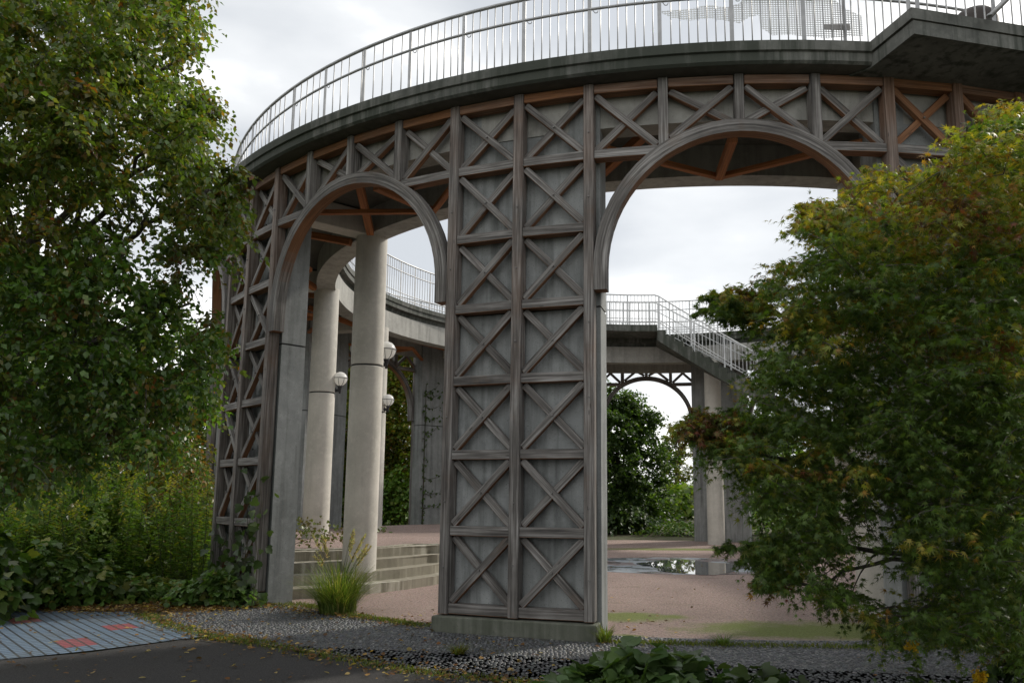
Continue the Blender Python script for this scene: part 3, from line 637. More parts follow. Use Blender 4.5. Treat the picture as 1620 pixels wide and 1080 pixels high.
def spray_leaves(cl, per, size, palf, shape, droop=.5, flat=.6, twigs=None, tw_r=.003, tn=8):
    'cl: list of (centre Vector, radius). Each clump is a fan of twigs carrying leaves.'
    PS,DS,NS,SS,CS = [],[],[],[],[]
    for ci,(c,r) in enumerate(cl):
        c = np.array(c); nt_ = tn; m_ = max(3,int(per/nt_)); out_ = unit(nt_); out_[:,2] *= flat; out_ /= np.linalg.norm(out_,axis=1,keepdims=True)
        ln = r*(.65+.5*NR.random(nt_))
        for k in range(nt_):
            t = (np.arange(m_)+.5+NR.random(m_)*.5)/m_; cur = c+out_[k]*ln[k]*t[:,None]; cur[:,2] -= droop*ln[k]*t**2*.6
            side = np.cross(out_[k],(0,0,1.0)); side /= np.linalg.norm(side)+1e-6
            sg = np.where(np.arange(m_)%2,1,-1)[:,None]
            dd = out_[k]*.5+side*sg*.8+NR.normal(size=(m_,3))*.35; dd[:,2] -= droop*(.5+NR.random(m_))
            nn = np.tile((0,0,1.0),(m_,1))+NR.normal(size=(m_,3))*.55
            PS.append(cur+NR.normal(size=(m_,3))*r*.05); DS.append(dd); NS.append(nn); SS.append(size*(.65+.6*NR.random(m_)))
            if twigs is not None and k%2==0:
                e_ = c+out_[k]*ln[k]*.9; e_[2] -= droop*ln[k]*.5; mid = c+out_[k]*ln[k]*.5; mid[2] -= droop*ln[k]*.12; twigs.append(([Vector(c),Vector(mid),Vector(e_)],[tw_r*1.6,tw_r,tw_r*.5]))
        CS.append(palf(m_*nt_, Vector(c)))
    return np.concatenate(PS),np.concatenate(DS),np.concatenate(NS),np.concatenate(SS),np.concatenate(CS)
def inside(poly, x, y):
    r = False; j = len(poly)-1
    for i in range(len(poly)):
        xi,yi = poly[i]; xj,yj = poly[j]
        if (yi>y)!=(yj>y) and x < (xj-xi)*(y-yi)/(yj-yi)+xi: r = not r
        j = i
    return r
def limb(b, p0, p1, r0, r1, bend=.25, n=7, seed=0):
    rr = random.Random(seed); p0,p1 = Vector(p0),Vector(p1); L_ = (p1-p0).length; pts=[]; rs=[]
    o = Vector((rr.uniform(-1,1),rr.uniform(-1,1),rr.uniform(.2,1)))*L_*bend*.5
    for k in range(n+1):
        t = k/n; pts.append(p0.lerp(p1,t)+o*math.sin(math.pi*t)*.6+Vector((rr.uniform(-1,1),rr.uniform(-1,1),rr.uniform(-1,1)))*L_*.018*(0<k<n)); rs.append(r0+(r1-r0)*t**.8)
    b.tube(pts, rs, 7); return pts
# ---- big tree at the left
def left_tree():
    poly = [(-120,-60),(318,-60),(326,30),(322,95),(350,150),(354,200),(345,225),(378,255),(402,290),(412,330),(405,380),(372,412),(345,430),(330,445),(345,470),(366,500),(366,560),(352,612),(340,655),(300,690),(285,720),(245,735),(205,720),(190,700),(150,735),(150,770),(110,790),(85,745),(60,770),(35,800),(-120,800)]
    cl = []; g_ = random.Random(21)
    step = 34; y = -60
    while y < 800:
        x = -120
        while x < 400:
            for rep in range(4 if y < 330 else 3):
                px = x+g_.uniform(-step,step)*.6; py = y+g_.uniform(-step,step)*.6
                dist = g_.uniform(8.2,11.8); r = g_.uniform(.20,.50); rp = r*FOC/dist*.45
                if all(inside(poly,px+dx*rp,py+dy*rp) for dx,dy in ((1,0),(-1,0),(0,1),(0,-1),(0,0))):
                    # leave sky gaps
                    gap = False
                    for gx,gy,gr in ((70,60,20),(15,200,22),(150,330,26),(45,285,24),(205,255,26),(235,300,26),(330,440,34),(300,500,30),(210,380,30),(250,420,28),(120,330,26),(50,560,34),(60,620,24),(205,525,24),(140,535,22),(270,555,26),(60,380,22),(180,180,22),(255,80,20),(270,180,14),(160,470,18),(100,440,20),(20,330,22),(250,350,20),(140,20,20)):
                        if (px-gx)**2+(py-gy)**2 < (gr+4)**2: gap = True
                    if not gap: cl.append((at(px,py,dist), r))
            x += step
        y += step
    return cl
CL = left_tree()
def pal_left(n, c):
    return _pal_left(n, c)*(.62+.55*rnd.random())
def _pal_left(n, c):
    t = rnd.random(); hi = c.z > 4.2
    if t < .12: return cols(n, [(.24,.13,.035),(.16,.15,.035),(.10,.12,.03),(.26,.09,.025)], [1,3,3,.5])
    if hi: return cols(n, [(.13,.195,.037),(.10,.16,.03),(.20,.225,.048),(.25,.18,.045)], [4,4,2.6,1.3])
    return cols(n, [(.095,.175,.032),(.072,.145,.026),(.16,.205,.042),(.20,.17,.04)], [4,4,2,.4])
tw = []
tree1 = empty('broadleaf_tree', (-7.0,9.9,0), 'large broadleaf tree with dense drooping green leaves filling the left edge', 'tree')
PSL = spray_leaves(CL, 120, .070, pal_left, SH_KITE, .75, .7, tw, .004)
link('crown', leaf_mesh(*PSL, SH_KITE), LEAFG, tree1)
b = MB(); tb = Vector((-7.05,9.9,0)); tp = [tb, tb+Vector((.1,.05,1.6)), tb+Vector((.25,.0,3.4)), tb+Vector((.28,.1,5.2)), tb+Vector((.5,.0,7.2)), tb+Vector((.6,.0,9.2))]
b.tube([tb+Vector((0,0,-.2))]+tp, [.26,.20,.17,.14,.115,.08,.04], 12)
g_ = random.Random(5)
for px,py,d,tz in ((150,225,9.4,3.5),(245,10,10,5.0),(235,235,9,4.0),(330,180,10,4.8),(120,95,9.6,5.2),(300,480,9.4,2.6),(120,575,9.5,1.8),(330,300,9,3.6),(60,690,9.3,1.5),(260,640,10,1.9),(-60,200,10,4.5),(180,520,10.6,2.6),(320,80,10.5,5.6),(210,350,10.4,3.4)):
    e_ = at(px,py,d); s_ = tb+Vector((.25,.05,tz)); pts = limb(b, s_, e_, .062, .014, .3, 9, px*7+py)
    for k in range(6):
        q = pts[g_.randint(3,9)]; c,_ = min(CL, key=lambda t: (Vector(t[0])-q).length+g_.random()*1.2); limb(b, q, c, .020, .006, .3, 5, k+px)
for pts,rs in tw[::3]: b.tube(pts, rs, 3, cap=False)
b.build('trunk', BARK, tree1)
# ---- maple at the right
def maple():
    polys = [ # (outline, near distance, far distance, spacing)
      ([(1340,262),(1372,250),(1410,262),(1470,245),(1500,215),(1535,175),(1560,152),(1590,165),(1700,160),(1700,1075),(1620,1060),(1560,1035),(1500,1022),(1440,1015),(1400,1032),(1370,1010),(1350,975),(1320,975),(1280,950),(1225,940),(1205,915),(1180,870),(1225,830),(1190,800),(1160,740),(1130,745),(1095,720),(1120,690),(1150,650),(1180,600),(1180,560),(1200,520),(1225,480),(1190,455),(1200,420),(1255,400),(1250,345),(1280,310),(1345,300)], 4.9, 7.4, 36),
      ([(1100,478),(1125,455),(1170,450),(1225,462),(1240,505),(1190,530),(1140,512),(1105,497)], 5.6, 6.2, 17),
      ([(1225,400),(1250,340),(1285,305),(1340,296),(1350,420),(1240,440)], 5.6, 6.3, 20),
      ([(1062,668),(1090,648),(1150,640),(1210,655),(1220,710),(1130,728),(1090,705)], 5.4, 6.0, 18),
      ([(1125,870),(1160,850),(1240,840),(1260,880),(1250,950),(1200,940),(1180,890),(1140,885)], 5.0, 5.8, 22)]
    cl = []; g_ = random.Random(9)
    for poly,d0,d1,step in polys:
        xs = [p[0] for p in poly]; ys = [p[1] for p in poly]; y = min(ys)
        while y < max(ys):
            x = min(xs)
            while x < max(xs):
                for rep in range(5 if step>30 else 3):
                    px = x+g_.uniform(-step,step)*.6; py = y+g_.uniform(-step,step)*.6
                    dist = g_.uniform(d0,d1); r = g_.uniform(.18,.32) if step > 30 else g_.uniform(.10,.16); rp = r*FOC/dist*.42
                    if all(inside(poly,px+dx*rp,py+dy*rp) for dx,dy in ((1,0),(-1,0),(0,.7),(0,-.7))):
                        gap = False
                        for gx,gy,gr in ((1410,620,24),(1412,925,44),(1385,865,34),(1345,905,26),(1330,800,16),(1240,710,22),(1270,395,26),(1240,820,26),(1395,805,18),(1500,430,14),(1290,560,14),(1330,720,14)):
                            if (px-gx)**2+(py-gy)**2 < (gr*1.15)**2: gap = True
                        if not gap: cl.append((at(px,py,dist), r))
                x += step
            y += step
    return cl
CM = maple()
def pal_maple(n, c):
    u = min(1,max(0,(c.z-2.1)/1.5)); t = .5+.5*math.sin(c.x*3.1+c.z*4.3+1.7)*math.cos(c.y*2.3-c.z*2.1+c.x*1.3)+rnd.uniform(-.12,.12); t = max(0,t)
    if t < (.10+.12*u if c.z > 2.0 else .02): return cols(n, [(.17,.05,.03),(.11,.05,.03),(.19,.11,.03),(.09,.11,.025)], [1.5,2,2,3])
    if t < .16+.60*u: return cols(n, [(.30,.24,.04),(.20,.22,.035),(.28,.15,.035),(.13,.17,.03)], [2,3,1,2])
    return cols(n, [(.088,.14,.026),(.066,.115,.022),(.14,.16,.03),(.052,.09,.022)], [3,3,1,2])
tw2 = []
tree2 = empty('maple_tree', (4.1,6.9,0), 'spreading japanese maple turning red and yellow at the top that fills the right side', 'tree')
link('crown', leaf_mesh(*spray_leaves(CM, 72, .074, pal_maple, SH_STAR, .40, .38, tw2, .0025), SH_STAR), LEAF, tree2)
b = MB(); mb_ = Vector((4.1,6.9,0)); b.tube([mb_+Vector((0,0,-.1)), mb_+Vector((-.05,0,.7)), mb_+Vector((.0,.1,1.5)), mb_+Vector((.05,.1,2.6)), mb_+Vector((.1,.1,3.8))], [.13,.10,.085,.06,.03], 10)
b.tube([mb_+Vector((.25,.1,-.1)), mb_+Vector((.3,.0,.9)), mb_+Vector((.55,-.1,2.0)), mb_+Vector((.8,-.1,3.2))], [.08,.065,.05,.02], 9)
g_ = random.Random(6)
for px,py,d,tz in ((1210,480,5.9,1.6),(1160,480,5.9,1.7),(1120,690,5.7,1.2),(1200,880,5.5,.9),(1300,330,6.2,2.0),(1400,280,6.3,2.4),(1530,200,6,2.8),(1300,930,5.6,.8),(1250,600,5.6,1.4),(1600,400,5.6,2.0),(1600,800,5.2,1.1),(1450,800,5.3,1.2),(1350,480,5.4,1.8),(1390,980,5.5,.9)):
    e_ = at(px,py,d); pts = limb(b, mb_+Vector((0,.05,tz)), e_, .034, .008, .3, 8, px+py)
    for k in range(6):
        q = pts[g_.randint(3,8)]; c,_ = min(CM, key=lambda t: (Vector(t[0])-q).length+g_.random()*.7); limb(b, q, c, .010, .003, .3, 5, k+px)
for pts,rs in tw2[::2]: b.tube(pts, rs, 3, cap=False)
b.build('trunk', BARK, tree2)
# ---- trees beyond the ring
def far_tree(x, y, h, r, pal, wts, label, seed, base=0.0, name='tree', per=110, size=.125, low=.25, dens=1.0, group=None):
    g_ = random.Random(seed); e_ = empty(name, (x,y,0), label, 'tree', group); cl = []
    n = int(70*dens*max(1,(h*r/12)))
    for k in range(n):
        a = g_.uniform(0,2*math.pi); t = g_.random(); zz = h*(low+(1-low)*t); prof_ = math.sin(math.pi*min(1,(.12+.80*t)))**.6
        q = r*prof_*(g_.random()**.35)*(.85+.25*math.sin(3*a+seed)); cl.append((Vector((x+q*math.cos(a), y+q*math.sin(a), zz+g_.uniform(-.3,.3))), g_.uniform(.35,.75)*min(1.3,r/2.4)))
    palf = lambda n_,c: cols(n_, pal, wts, .3)*(.8+.5*rnd.random())
    link('crown', leaf_mesh(*spray_leaves(cl, per, size, palf, SH_OVAL, .4, .7), SH_OVAL), LEAF, e_)
    b = MB(); b.tube([(x,y,-.2),(x+.1,y,h*.3),(x-.05,y+.1,h*.65),(x,y,h*.92)], [.05*r+.05,.04*r+.04,.025*r+.02,.02], 8)
    for k in range(12):
        c,_ = cl[g_.randrange(len(cl))]; limb(b, (x,y,h*g_.uniform(.2,.6)), c, .05, .012, .3, 5, k+seed)
    b.build('trunk', BARK, e_); return e_
GD = [(.055,.10,.024),(.042,.08,.02),(.085,.13,.03)]; GY = [(.18,.21,.035),(.12,.17,.03),(.26,.24,.05),(.22,.13,.03)]; GM = [(.09,.15,.03),(.065,.12,.025),(.13,.18,.035)]; GO = [(.11,.15,.03),(.20,.17,.035),(.26,.13,.03)]
def xy(px, d): v = at(px, 800, d); return v.x, v.y
far_tree(*xy(978,35), 6.0, 2.35, GD, [3,3,1], 'dark green rounded tree framed by the far arch behind the puddle', 1, low=.02, dens=6)
far_tree(*xy(1072,60), 6.6, 1.7, GY, [2,3,2,.5], 'pale yellow green slender tree just right of the dark round tree in the far arch', 2, low=.1, dens=2.4)
far_tree(*xy(625,32), 8.0, 3.0, GY, [2,3,1,1], 'tall yellowing tree seen through the left arch behind the climbing vine', 3, low=.08, dens=4.5)
far_tree(*xy(548,34), 8.2, 2.4, GO, [3,2,1], 'tall tree with orange tinted leaves seen between the columns', 4, low=.06, dens=4)
far_tree(*xy(250,24), 6.2, 2.6, GM, [2,3,1], 'mid green tree beyond the weeds directly left of the lattice pillar', 5, low=.1, dens=1.5)
far_tree(*xy(130,27), 6.4, 3.2, GD, [2,3,1], 'dark tree low in the gap under the big tree crown', 6, low=.1, dens=1.8)
far_tree(*xy(0,22), 5.4, 3.0, GD, [2,3,1], 'dark tree behind the weeds at the left edge', 7, low=.1, dens=1.6)
far_tree(*xy(1225,36), 5.0, 2.6, GD, [2,3,1], 'dark tree behind the pier seen left of the maple', 8, low=.05, dens=1.6)
far_tree(*xy(1400,34), 6.5, 3.0, GM, [2,3,1], 'green tree beyond the ring hidden mostly by the maple', 9, low=.1, dens=1.2)
far_tree(*xy(440,31), 7.5, 2.8, GD, [2,3,1], 'dark tree beyond the ring behind the left pier', 10, low=.1, dens=1.2)
far_tree(*xy(780,40), 6.5, 3.0, GM, [2,3,1], 'green tree beyond the ring behind the front pier', 12, low=.1, dens=1.0)
# ---- shrubs
def shrub(x, y, z0, rx, ry, h, pal, wts, shape, size, n, label, seed, name='shrub', mt=None, stems=True, up=.25, flop=.5):
    g_ = np.random.default_rng(seed); e_ = empty(name, (x,y,z0), label, 'shrub')
    a = g_.random(n)*2*np.pi; q = g_.random(n)**.5; t = g_.random(n)**.6; env = np.sqrt(np.clip(1-t**2.4,0,1))*.9+.1
    lump = 1+.22*np.sin(3*a+seed)+.15*np.sin(5*a+2*seed)
    pos = np.stack([x+rx*q*env*lump*np.cos(a), y+ry*q*env*lump*np.sin(a), z0+h*t*(1-.25*q*q)*(1+.15*np.sin(4*a+seed))],1)
    d = np.stack([np.cos(a),np.sin(a),-flop*np.ones(n)],1)+g_.normal(size=(n,3))*.45; nn = np.tile((0,0,1.0),(n,1))+g_.normal(size=(n,3))*.45+np.stack([np.cos(a),np.sin(a),a*0],1)*up
    sz = size*(.55+.7*g_.random(n)); c = cols(n,pal,wts,.3)
    link('leaves', leaf_mesh(pos,d,nn,sz,c,shape), mt or LEAFB, e_)
    if stems:
        b = MB()
        for k in range(26):
            j = g_.integers(n); tgt = Vector(pos[j]); b.tube([(x+g_.uniform(-.4,.4)*rx,y+g_.uniform(-.4,.4)*ry,z0-.02), Vector((x,y,z0)).lerp(tgt,.6)+Vector((0,0,h*.12)), tgt], [.008,.006,.003], 4, cap=False)
        b.build('stems', STEM, e_)
    return e_
KZ = [(.085,.165,.032),(.11,.20,.04),(.20,.22,.05),(.06,.10,.022)]
shrub(.66,5.95,0,.74,.60,.50,[(.055,.11,.028),(.075,.13,.038),(.10,.16,.06),(.042,.08,.02)],[3,3,1.2,2],SH_LOBE,.145,480,'low bush with big lobed leaves in the foreground centre',31,'broadleaf_bush',up=.1,flop=.25)
shrub(1.45,5.9,0,.55,.5,.36,[(.035,.07,.02),(.05,.085,.025)],[1,1],SH_LOBE,.12,190,'lower lobed leaf bush to the right of the foreground bush',32,'broadleaf_bush',up=.1,flop=.25)
shrub(3.3,5.6,0,.7,.5,.55,[(.03,.06,.018),(.045,.075,.02)],[1,1],SH_LOBE,.10,420,'dark leafy bush in the bottom right corner under the maple',33,'broadleaf_bush')
def shr(px, d, rx, h, pal, w_, size, n, label, seed, z0=0, shape=SH_OVAL, name='shrub', ry=None): 
    x,y = xy(px,d); return shrub(x,y,z0,rx,ry or rx*.8,h,pal,w_,shape,size,n,label,seed,name)
BR = [(.16,.28,.04),(.11,.21,.03),(.22,.30,.05)]
shr(640,29.5,1.9,2.6,BR,[2,2,1],.17,1500,'bright green shrub under the left arch beside the vine covered pier',41)
shr(560,30,1.6,2.2,GM,[2,2,1],.16,1000,'green shrub between the nearest column and the second column',42)
shr(1078,56,2.4,2.3,BR,[2,2,1],.22,1500,'bright green shrub beyond the ring right of the dark round tree',43)
shr(1070,33,1.6,.55,BR,[2,2,1],.13,800,'low bright green plants at the foot of the far pier',48)
shr(975,34,2.8,1.4,GD,[2,2,1],.18,1600,'dark low shrub under the round tree in the far arch',44)
shr(1225,31,1.9,1.9,BR,[2,2,1],.16,1200,'bright shrub behind the ring between the far pier and the maple',45)
shr(1340,31,2.2,2.2,GM,[2,2,1],.16,1200,'green shrub beyond the ring behind the maple crown',46)
shr(480,27,1.3,1.6,GM,[2,2,1],.15,900,'green shrub behind the second column on the platform edge',47)
shr(75,13.7,1.15,.80,KZ,[3,3,1,2],.125,1900,'broad leaved bramble mound at the left edge behind the blue tiles',51,shape=SH_LOBE,name='bramble',ry=.6)
shr(225,13.7,1.2,.34,KZ,[2,3,3,1],.11,1500,'low broad leaved creeper mound between the tiles and the lattice pillar',52,shape=SH_LOBE,name='bramble',ry=.6)
shr(350,12.7,.7,.45,KZ,[3,3,1,2],.105,900,'creeper heap at the foot of the left lattice pillar',53,shape=SH_LOBE,name='bramble',ry=.45)
shr(-60,12.8,1.0,1.3,KZ,[3,3,1,3],.15,1300,'tall dark bramble mound cut by the left edge of the picture',54,shape=SH_LOBE,name='bramble')
shr(285,16.5,1.3,2.7,GO,[3,3,1.4],.085,5200,'rounded shrub turning brownish yellow against the lattice pillar',55,shape=SH_KITE)
shr(165,14.9,.95,1.45,[(.12,.20,.035),(.16,.22,.04),(.09,.16,.03)],[2,2,1],.10,1900,'yellow green broad leaved shrub among the weeds behind the tiles',57,shape=SH_LOBE)
shr(60,17.5,1.6,2.6,GM,[2,3,1],.10,4200,'green shrub behind the weeds at the left edge',56,shape=SH_KITE)
# ---- tall yellow tipped weeds: nobody could count them
def weeds():
    g_ = np.random.default_rng(8); PS,DS,NS,SS,CS=[],[],[],[],[]; b = MB()
    for k in range(620):
        px = g_.uniform(-60,335); d = g_.uniform(13.9,17.5); v = at(px,800,d); x,y = v.x,v.y; h = g_.uniform(.6,2.3)*(1 if d>14.6 else .8); lean = g_.normal(size=2)*.10
        m_ = int(46*h); t = np.linspace(.15,1,m_); pos = np.stack([x+lean[0]*t*h, y+lean[1]*t*h, h*t],1); a = g_.random(m_)*2*np.pi
        dd = np.stack([np.cos(a),np.sin(a),.25-.6*t+0*a],1); PS.append(pos); DS.append(dd); NS.append(np.tile((0,0,1.0),(m_,1))+g_.normal(size=(m_,3))*.3); SS.append(.15*(1-.45*t)*(.7+.6*g_.random(m_)))
        yl = g_.random()<.6; c = cols(m_,[(.10,.18,.03),(.08,.15,.028),(.16,.20,.035)],[3,3,1.2]); 
        if yl: c[t>.86] = cols(int((t>.86).sum()),[(.28,.25,.03),(.18,.19,.03)],[1,1])
        CS.append(c)
        if k%2==0: b.tube([(x,y,0),(x+lean[0]*h*.5,y+lean[1]*h*.5,h*.5),(x+lean[0]*h,y+lean[1]*h,h)],[.008,.006,.003],3,cap=False)
    T = (SH_KITE[0]*np.array([.45,1,1]), SH_KITE[1])
    w_ = tag(link('tall_weeds', leaf_mesh(np.concatenate(PS),np.concatenate(DS),np.concatenate(NS),np.concatenate(SS),np.concatenate(CS),T), LEAF), 'tall yellow tipped weeds growing between the tiles and the trees at the left', 'weeds', kind='stuff')
    b.build('weed_stems', STEM, w_)['kind'] = 'stuff'
weeds()
# ---- grasses
def blades(name, x, y, n, h, spread, pal, wts, seed, label, plume=0, kind=None, z0=0):
    g_ = np.random.default_rng(seed); b = bmesh.new(); me = bpy.data.meshes.new(name); verts=[]; faces=[]; colr=[]
    cc = cols(n,pal,wts,.3)
    for k in range(n):
        a = g_.random()*2*np.pi; q = (g_.random()**.5)*.16*spread/.5; bx,by = x+q*math.cos(a),y+q*math.sin(a); a2 = a+g_.normal()*.5; L_ = h*g_.uniform(.45,1.1); bend = g_.uniform(.15,1.0)*spread; w_ = g_.uniform(.0035,.0065); sx,sy = -math.sin(a2)*w_, math.cos(a2)*w_
        i0 = len(verts)
        for j in range(5):
            t = j/4; r_ = bend*t**1.8; z = z0+L_*(t-.42*t*t*bend*1.3); ww = (1-t**2)*1.0+.05
            verts += [(bx+math.cos(a2)*r_+sx*ww, by+math.sin(a2)*r_+sy*ww, z),(bx+math.cos(a2)*r_-sx*ww, by+math.sin(a2)*r_-sy*ww, z)]; colr += [cc[k],cc[k]]
            if j: faces.append((i0+2*j-2,i0+2*j-1,i0+2*j+1,i0+2*j))
    me.from_pydata(verts,[],faces); at_ = me.color_attributes.new('leafcol','FLOAT_COLOR','POINT'); C_ = np.ones((len(verts),4),np.float32); C_[:,:3]=np.array(colr); at_.data.foreach_set('color',C_.ravel())
    o = link(name, me, LEAF)
    tag(o, label, 'grass', kind=kind)
    if plume:
        P_,D_,N_,S_,C_ = [],[],[],[],[]; st = MB()
        for k in range(plume):
            a = g_.uniform(-.9,.9)+(math.pi if g_.random()<.4 else 0); L_ = h*g_.uniform(1.05,1.6); r_ = g_.uniform(.12,.5); p0 = Vector((x,y,z0)); pts = [p0+Vector((math.cos(a)*r_*t**1.6,math.sin(a)*r_*t**1.6*.6,L_*(t-.12*t*t))) for t in (0,.25,.5,.75,1)]
            st.tube(pts,[.004,.003,.0028,.0022,.002],4,cap=False)
            for t in np.linspace(.78,1.02,46):
                q = pts[3].lerp(pts[4],(t-.75)/.25); P_.append(q); D_.append((math.cos(a)*.8+g_.normal()*.5,g_.normal()*.5,.7+g_.normal()*.4)); N_.append(g_.normal(size=3)); S_.append(.055*g_.uniform(.6,1.2)); C_.append((.46*g_.uniform(.7,1.1),.36,.25))
        T = (SH_KITE[0]*np.array([.5,1,1]), SH_KITE[1]); link('plume', leaf_mesh(np.array([list(v) for v in P_]),np.array(D_),np.array(N_),np.array(S_),np.array(C_),T), LEAF, o); st.build('stalks', STEM, o)
    return o
v = at(533,980,1); 
blades('pampas_grass', -2.85, 11.1, 950, .80, .74, [(.13,.18,.04),(.09,.14,.03),(.24,.23,.08)], [3,3,1.4], 61, 'tuft of fine green grass with feathery plumes in front of the steps', 15)
blades('grass_tuft', -1.35, 13.6, 160, .20, .25, [(.10,.15,.03),(.07,.12,.03)], [1,1], 62, 'small weed tuft at the right end of the lowest step')
blades('grass_tuft', .62, 9.05, 120, .22, .22, [(.10,.15,.03),(.12,.13,.04)], [1,1], 63, 'small weed tuft at the right corner of the front plinth')
blades('grass_tuft', 1.9, 8.95, 110, .12, .25, [(.10,.15,.03),(.07,.12,.03)], [1,1], 64, 'short weeds along the gravel edge left of the yellow flower')
blades('grass_tuft', -.9, 8.35, 90, .12, .18, [(.11,.15,.03),(.14,.12,.03)], [1,1], 65, 'tiny weed tuft in the dark pebble paving in front of the plinth')
for k,(px,d,lab) in enumerate(((1430,6.0,'yellow flowered weed at the foot of the maple'),(1530,5.7,'second yellow flowered weed nearer the right corner'))):
    x,y = xy(px,d); e_ = empty('flowering_weed', (x,y,0), lab, 'weed'); b = MB(); hh = .62 if k==0 else .52; b.tube([(x,y,0),(x+.03,y,hh*.6),(x+.01,y,hh)],[.006,.005,.003],5,cap=False); b.build('stem', STEM, e_)
    g2 = np.random.default_rng(k); n = 90; p_ = np.stack([x+g2.uniform(-.03,.03,n),y+g2.uniform(-.03,.03,n),hh+g2.uniform(-.03,.03,n)],1); link('flowers', leaf_mesh(p_,unit(n),unit(n),np.full(n,.030),cols(n,[(.55,.36,.02)],[1]),SH_KITE), LEAF, e_)
    n = 60; t = g2.random(n); a = g2.random(n)*6.28; p_ = np.stack([x+0*t,y+0*t,hh*t*.9],1); link('leaves', leaf_mesh(p_,np.stack([np.cos(a),np.sin(a),.1-.3*t],1),np.tile((0,0,1.0),(n,1)),.12*(1-.5*t),cols(n,GM,[1,1,1]),SH_OVAL), LEAF, e_)
# ---- climbing plants
def vine(label, stems, leafsz, nleaf, pal, seed, name='climbing_vine', spread=.06):
    g_ = np.random.default_rng(seed); e_ = empty(name, stems[0][0][0], label, 'vine'); b = MB(); PS=[]
    for pts,r_ in stems:
        b.tube(pts,[r_*(1-.6*k/(len(pts)-1)) for k in range(len(pts))],5,cap=False)
        for a_,b_ in zip(pts,pts[1:]):
            L_ = (Vector(b_)-Vector(a_)).length
            for q in range(max(1,int(nleaf*L_))): PS.append(Vector(a_).lerp(Vector(b_),g_.random())+Vector(g_.normal(size=3))*spread)
    b.build('stems', TENDRIL, e_); n = len(PS); d = g_.normal(size=(n,3)); d[:,2] -= .8
    nn = np.tile(np.array(list(-Vector(stems[0][0][0]).normalized()))*np.array([1,1,0])+np.array([0,0,.7]),(n,1))+g_.normal(size=(n,3))*.4
    link('leaves', leaf_mesh(np.array([list(v) for v in PS]),d,nn,leafsz*(.6+.7*g_.random(n)),cols(n,pal,[1]*len(pal)),SH_LOBE), LEAFB, e_)
S_ = []
f = R-.56
S_.append(([P(f,-22.05,z) for z in (.6,1.4,2.2,3.0,3.8,4.6,5.2)],.02))
for z,s in ((1.2,1.1),(1.6,1.3),(2.1,1.2),(3.6,.7),(4.05,.9),(4.4,.9),(4.75,.8),(5.0,.6)):
    q_ = rnd.uniform(.7,1.25)*s; S_.append(([P(f,-22.05,z+rnd.uniform(-.2,.1)), P(f,-22.3,z-.02), P(f,-22.05-.6*q_,z+.04*q_), P(f,-22.05-.95*q_,z+.20*q_), P(f,-22.05-1.2*q_,z+rnd.uniform(.35,.6)*q_)],.011))
vine('climbing vine with sideways tendrils on the far pier seen through the left arch', S_, .075, 24, [(.07,.12,.025),(.05,.09,.02)], 71, 'climbing_vine', .045)
S_ = []
g_ = random.Random(72)
for k in range(14):
    i0 = g_.uniform(-5.5,-3.7); zt = g_.uniform(.6,1.5)*(1.45 if i0 > -4.2 else .8); rr = R+.12+g_.random()*.08; S_.append(([P(rr,i0+g_.uniform(-.15,.15),zt*t) for t in (0,.2,.4,.6,.8,1)],.007))
vine('leafy creeper climbing the foot of the left lattice pillar', S_, .105, 13, [(.04,.075,.02),(.06,.095,.028),(.03,.055,.015)], 73, spread=.10)
S_ = [([P(8.6,-10.2,.66),P(8.3,-9.4,.95),P(8.0,-8.6,.80),P(7.8,-8.0,.9)],.006),([P(8.8,-10.2,.66),P(8.6,-9.6,1.1),P(8.4,-8.9,1.0)],.006),([P(8.9,-7,.66),P(8.4,-6.4,.9),P(8.0,-5.8,.72)],.006)]
vine('trailing weeds creeping over the gravel at the second column base', S_, .055, 60, [(.10,.13,.03),(.12,.10,.03)], 74, 'trailing_weeds', .10)
S_ = [([P(7.6,-13,.66),P(7.3,-14,.72),P(7.1,-15,.68)],.006)]
vine('small creeping plant on the pink gravel right of the nearest column', S_, .08, 50, [(.10,.16,.03),(.13,.14,.04)], 75, 'trailing_weeds', .08)
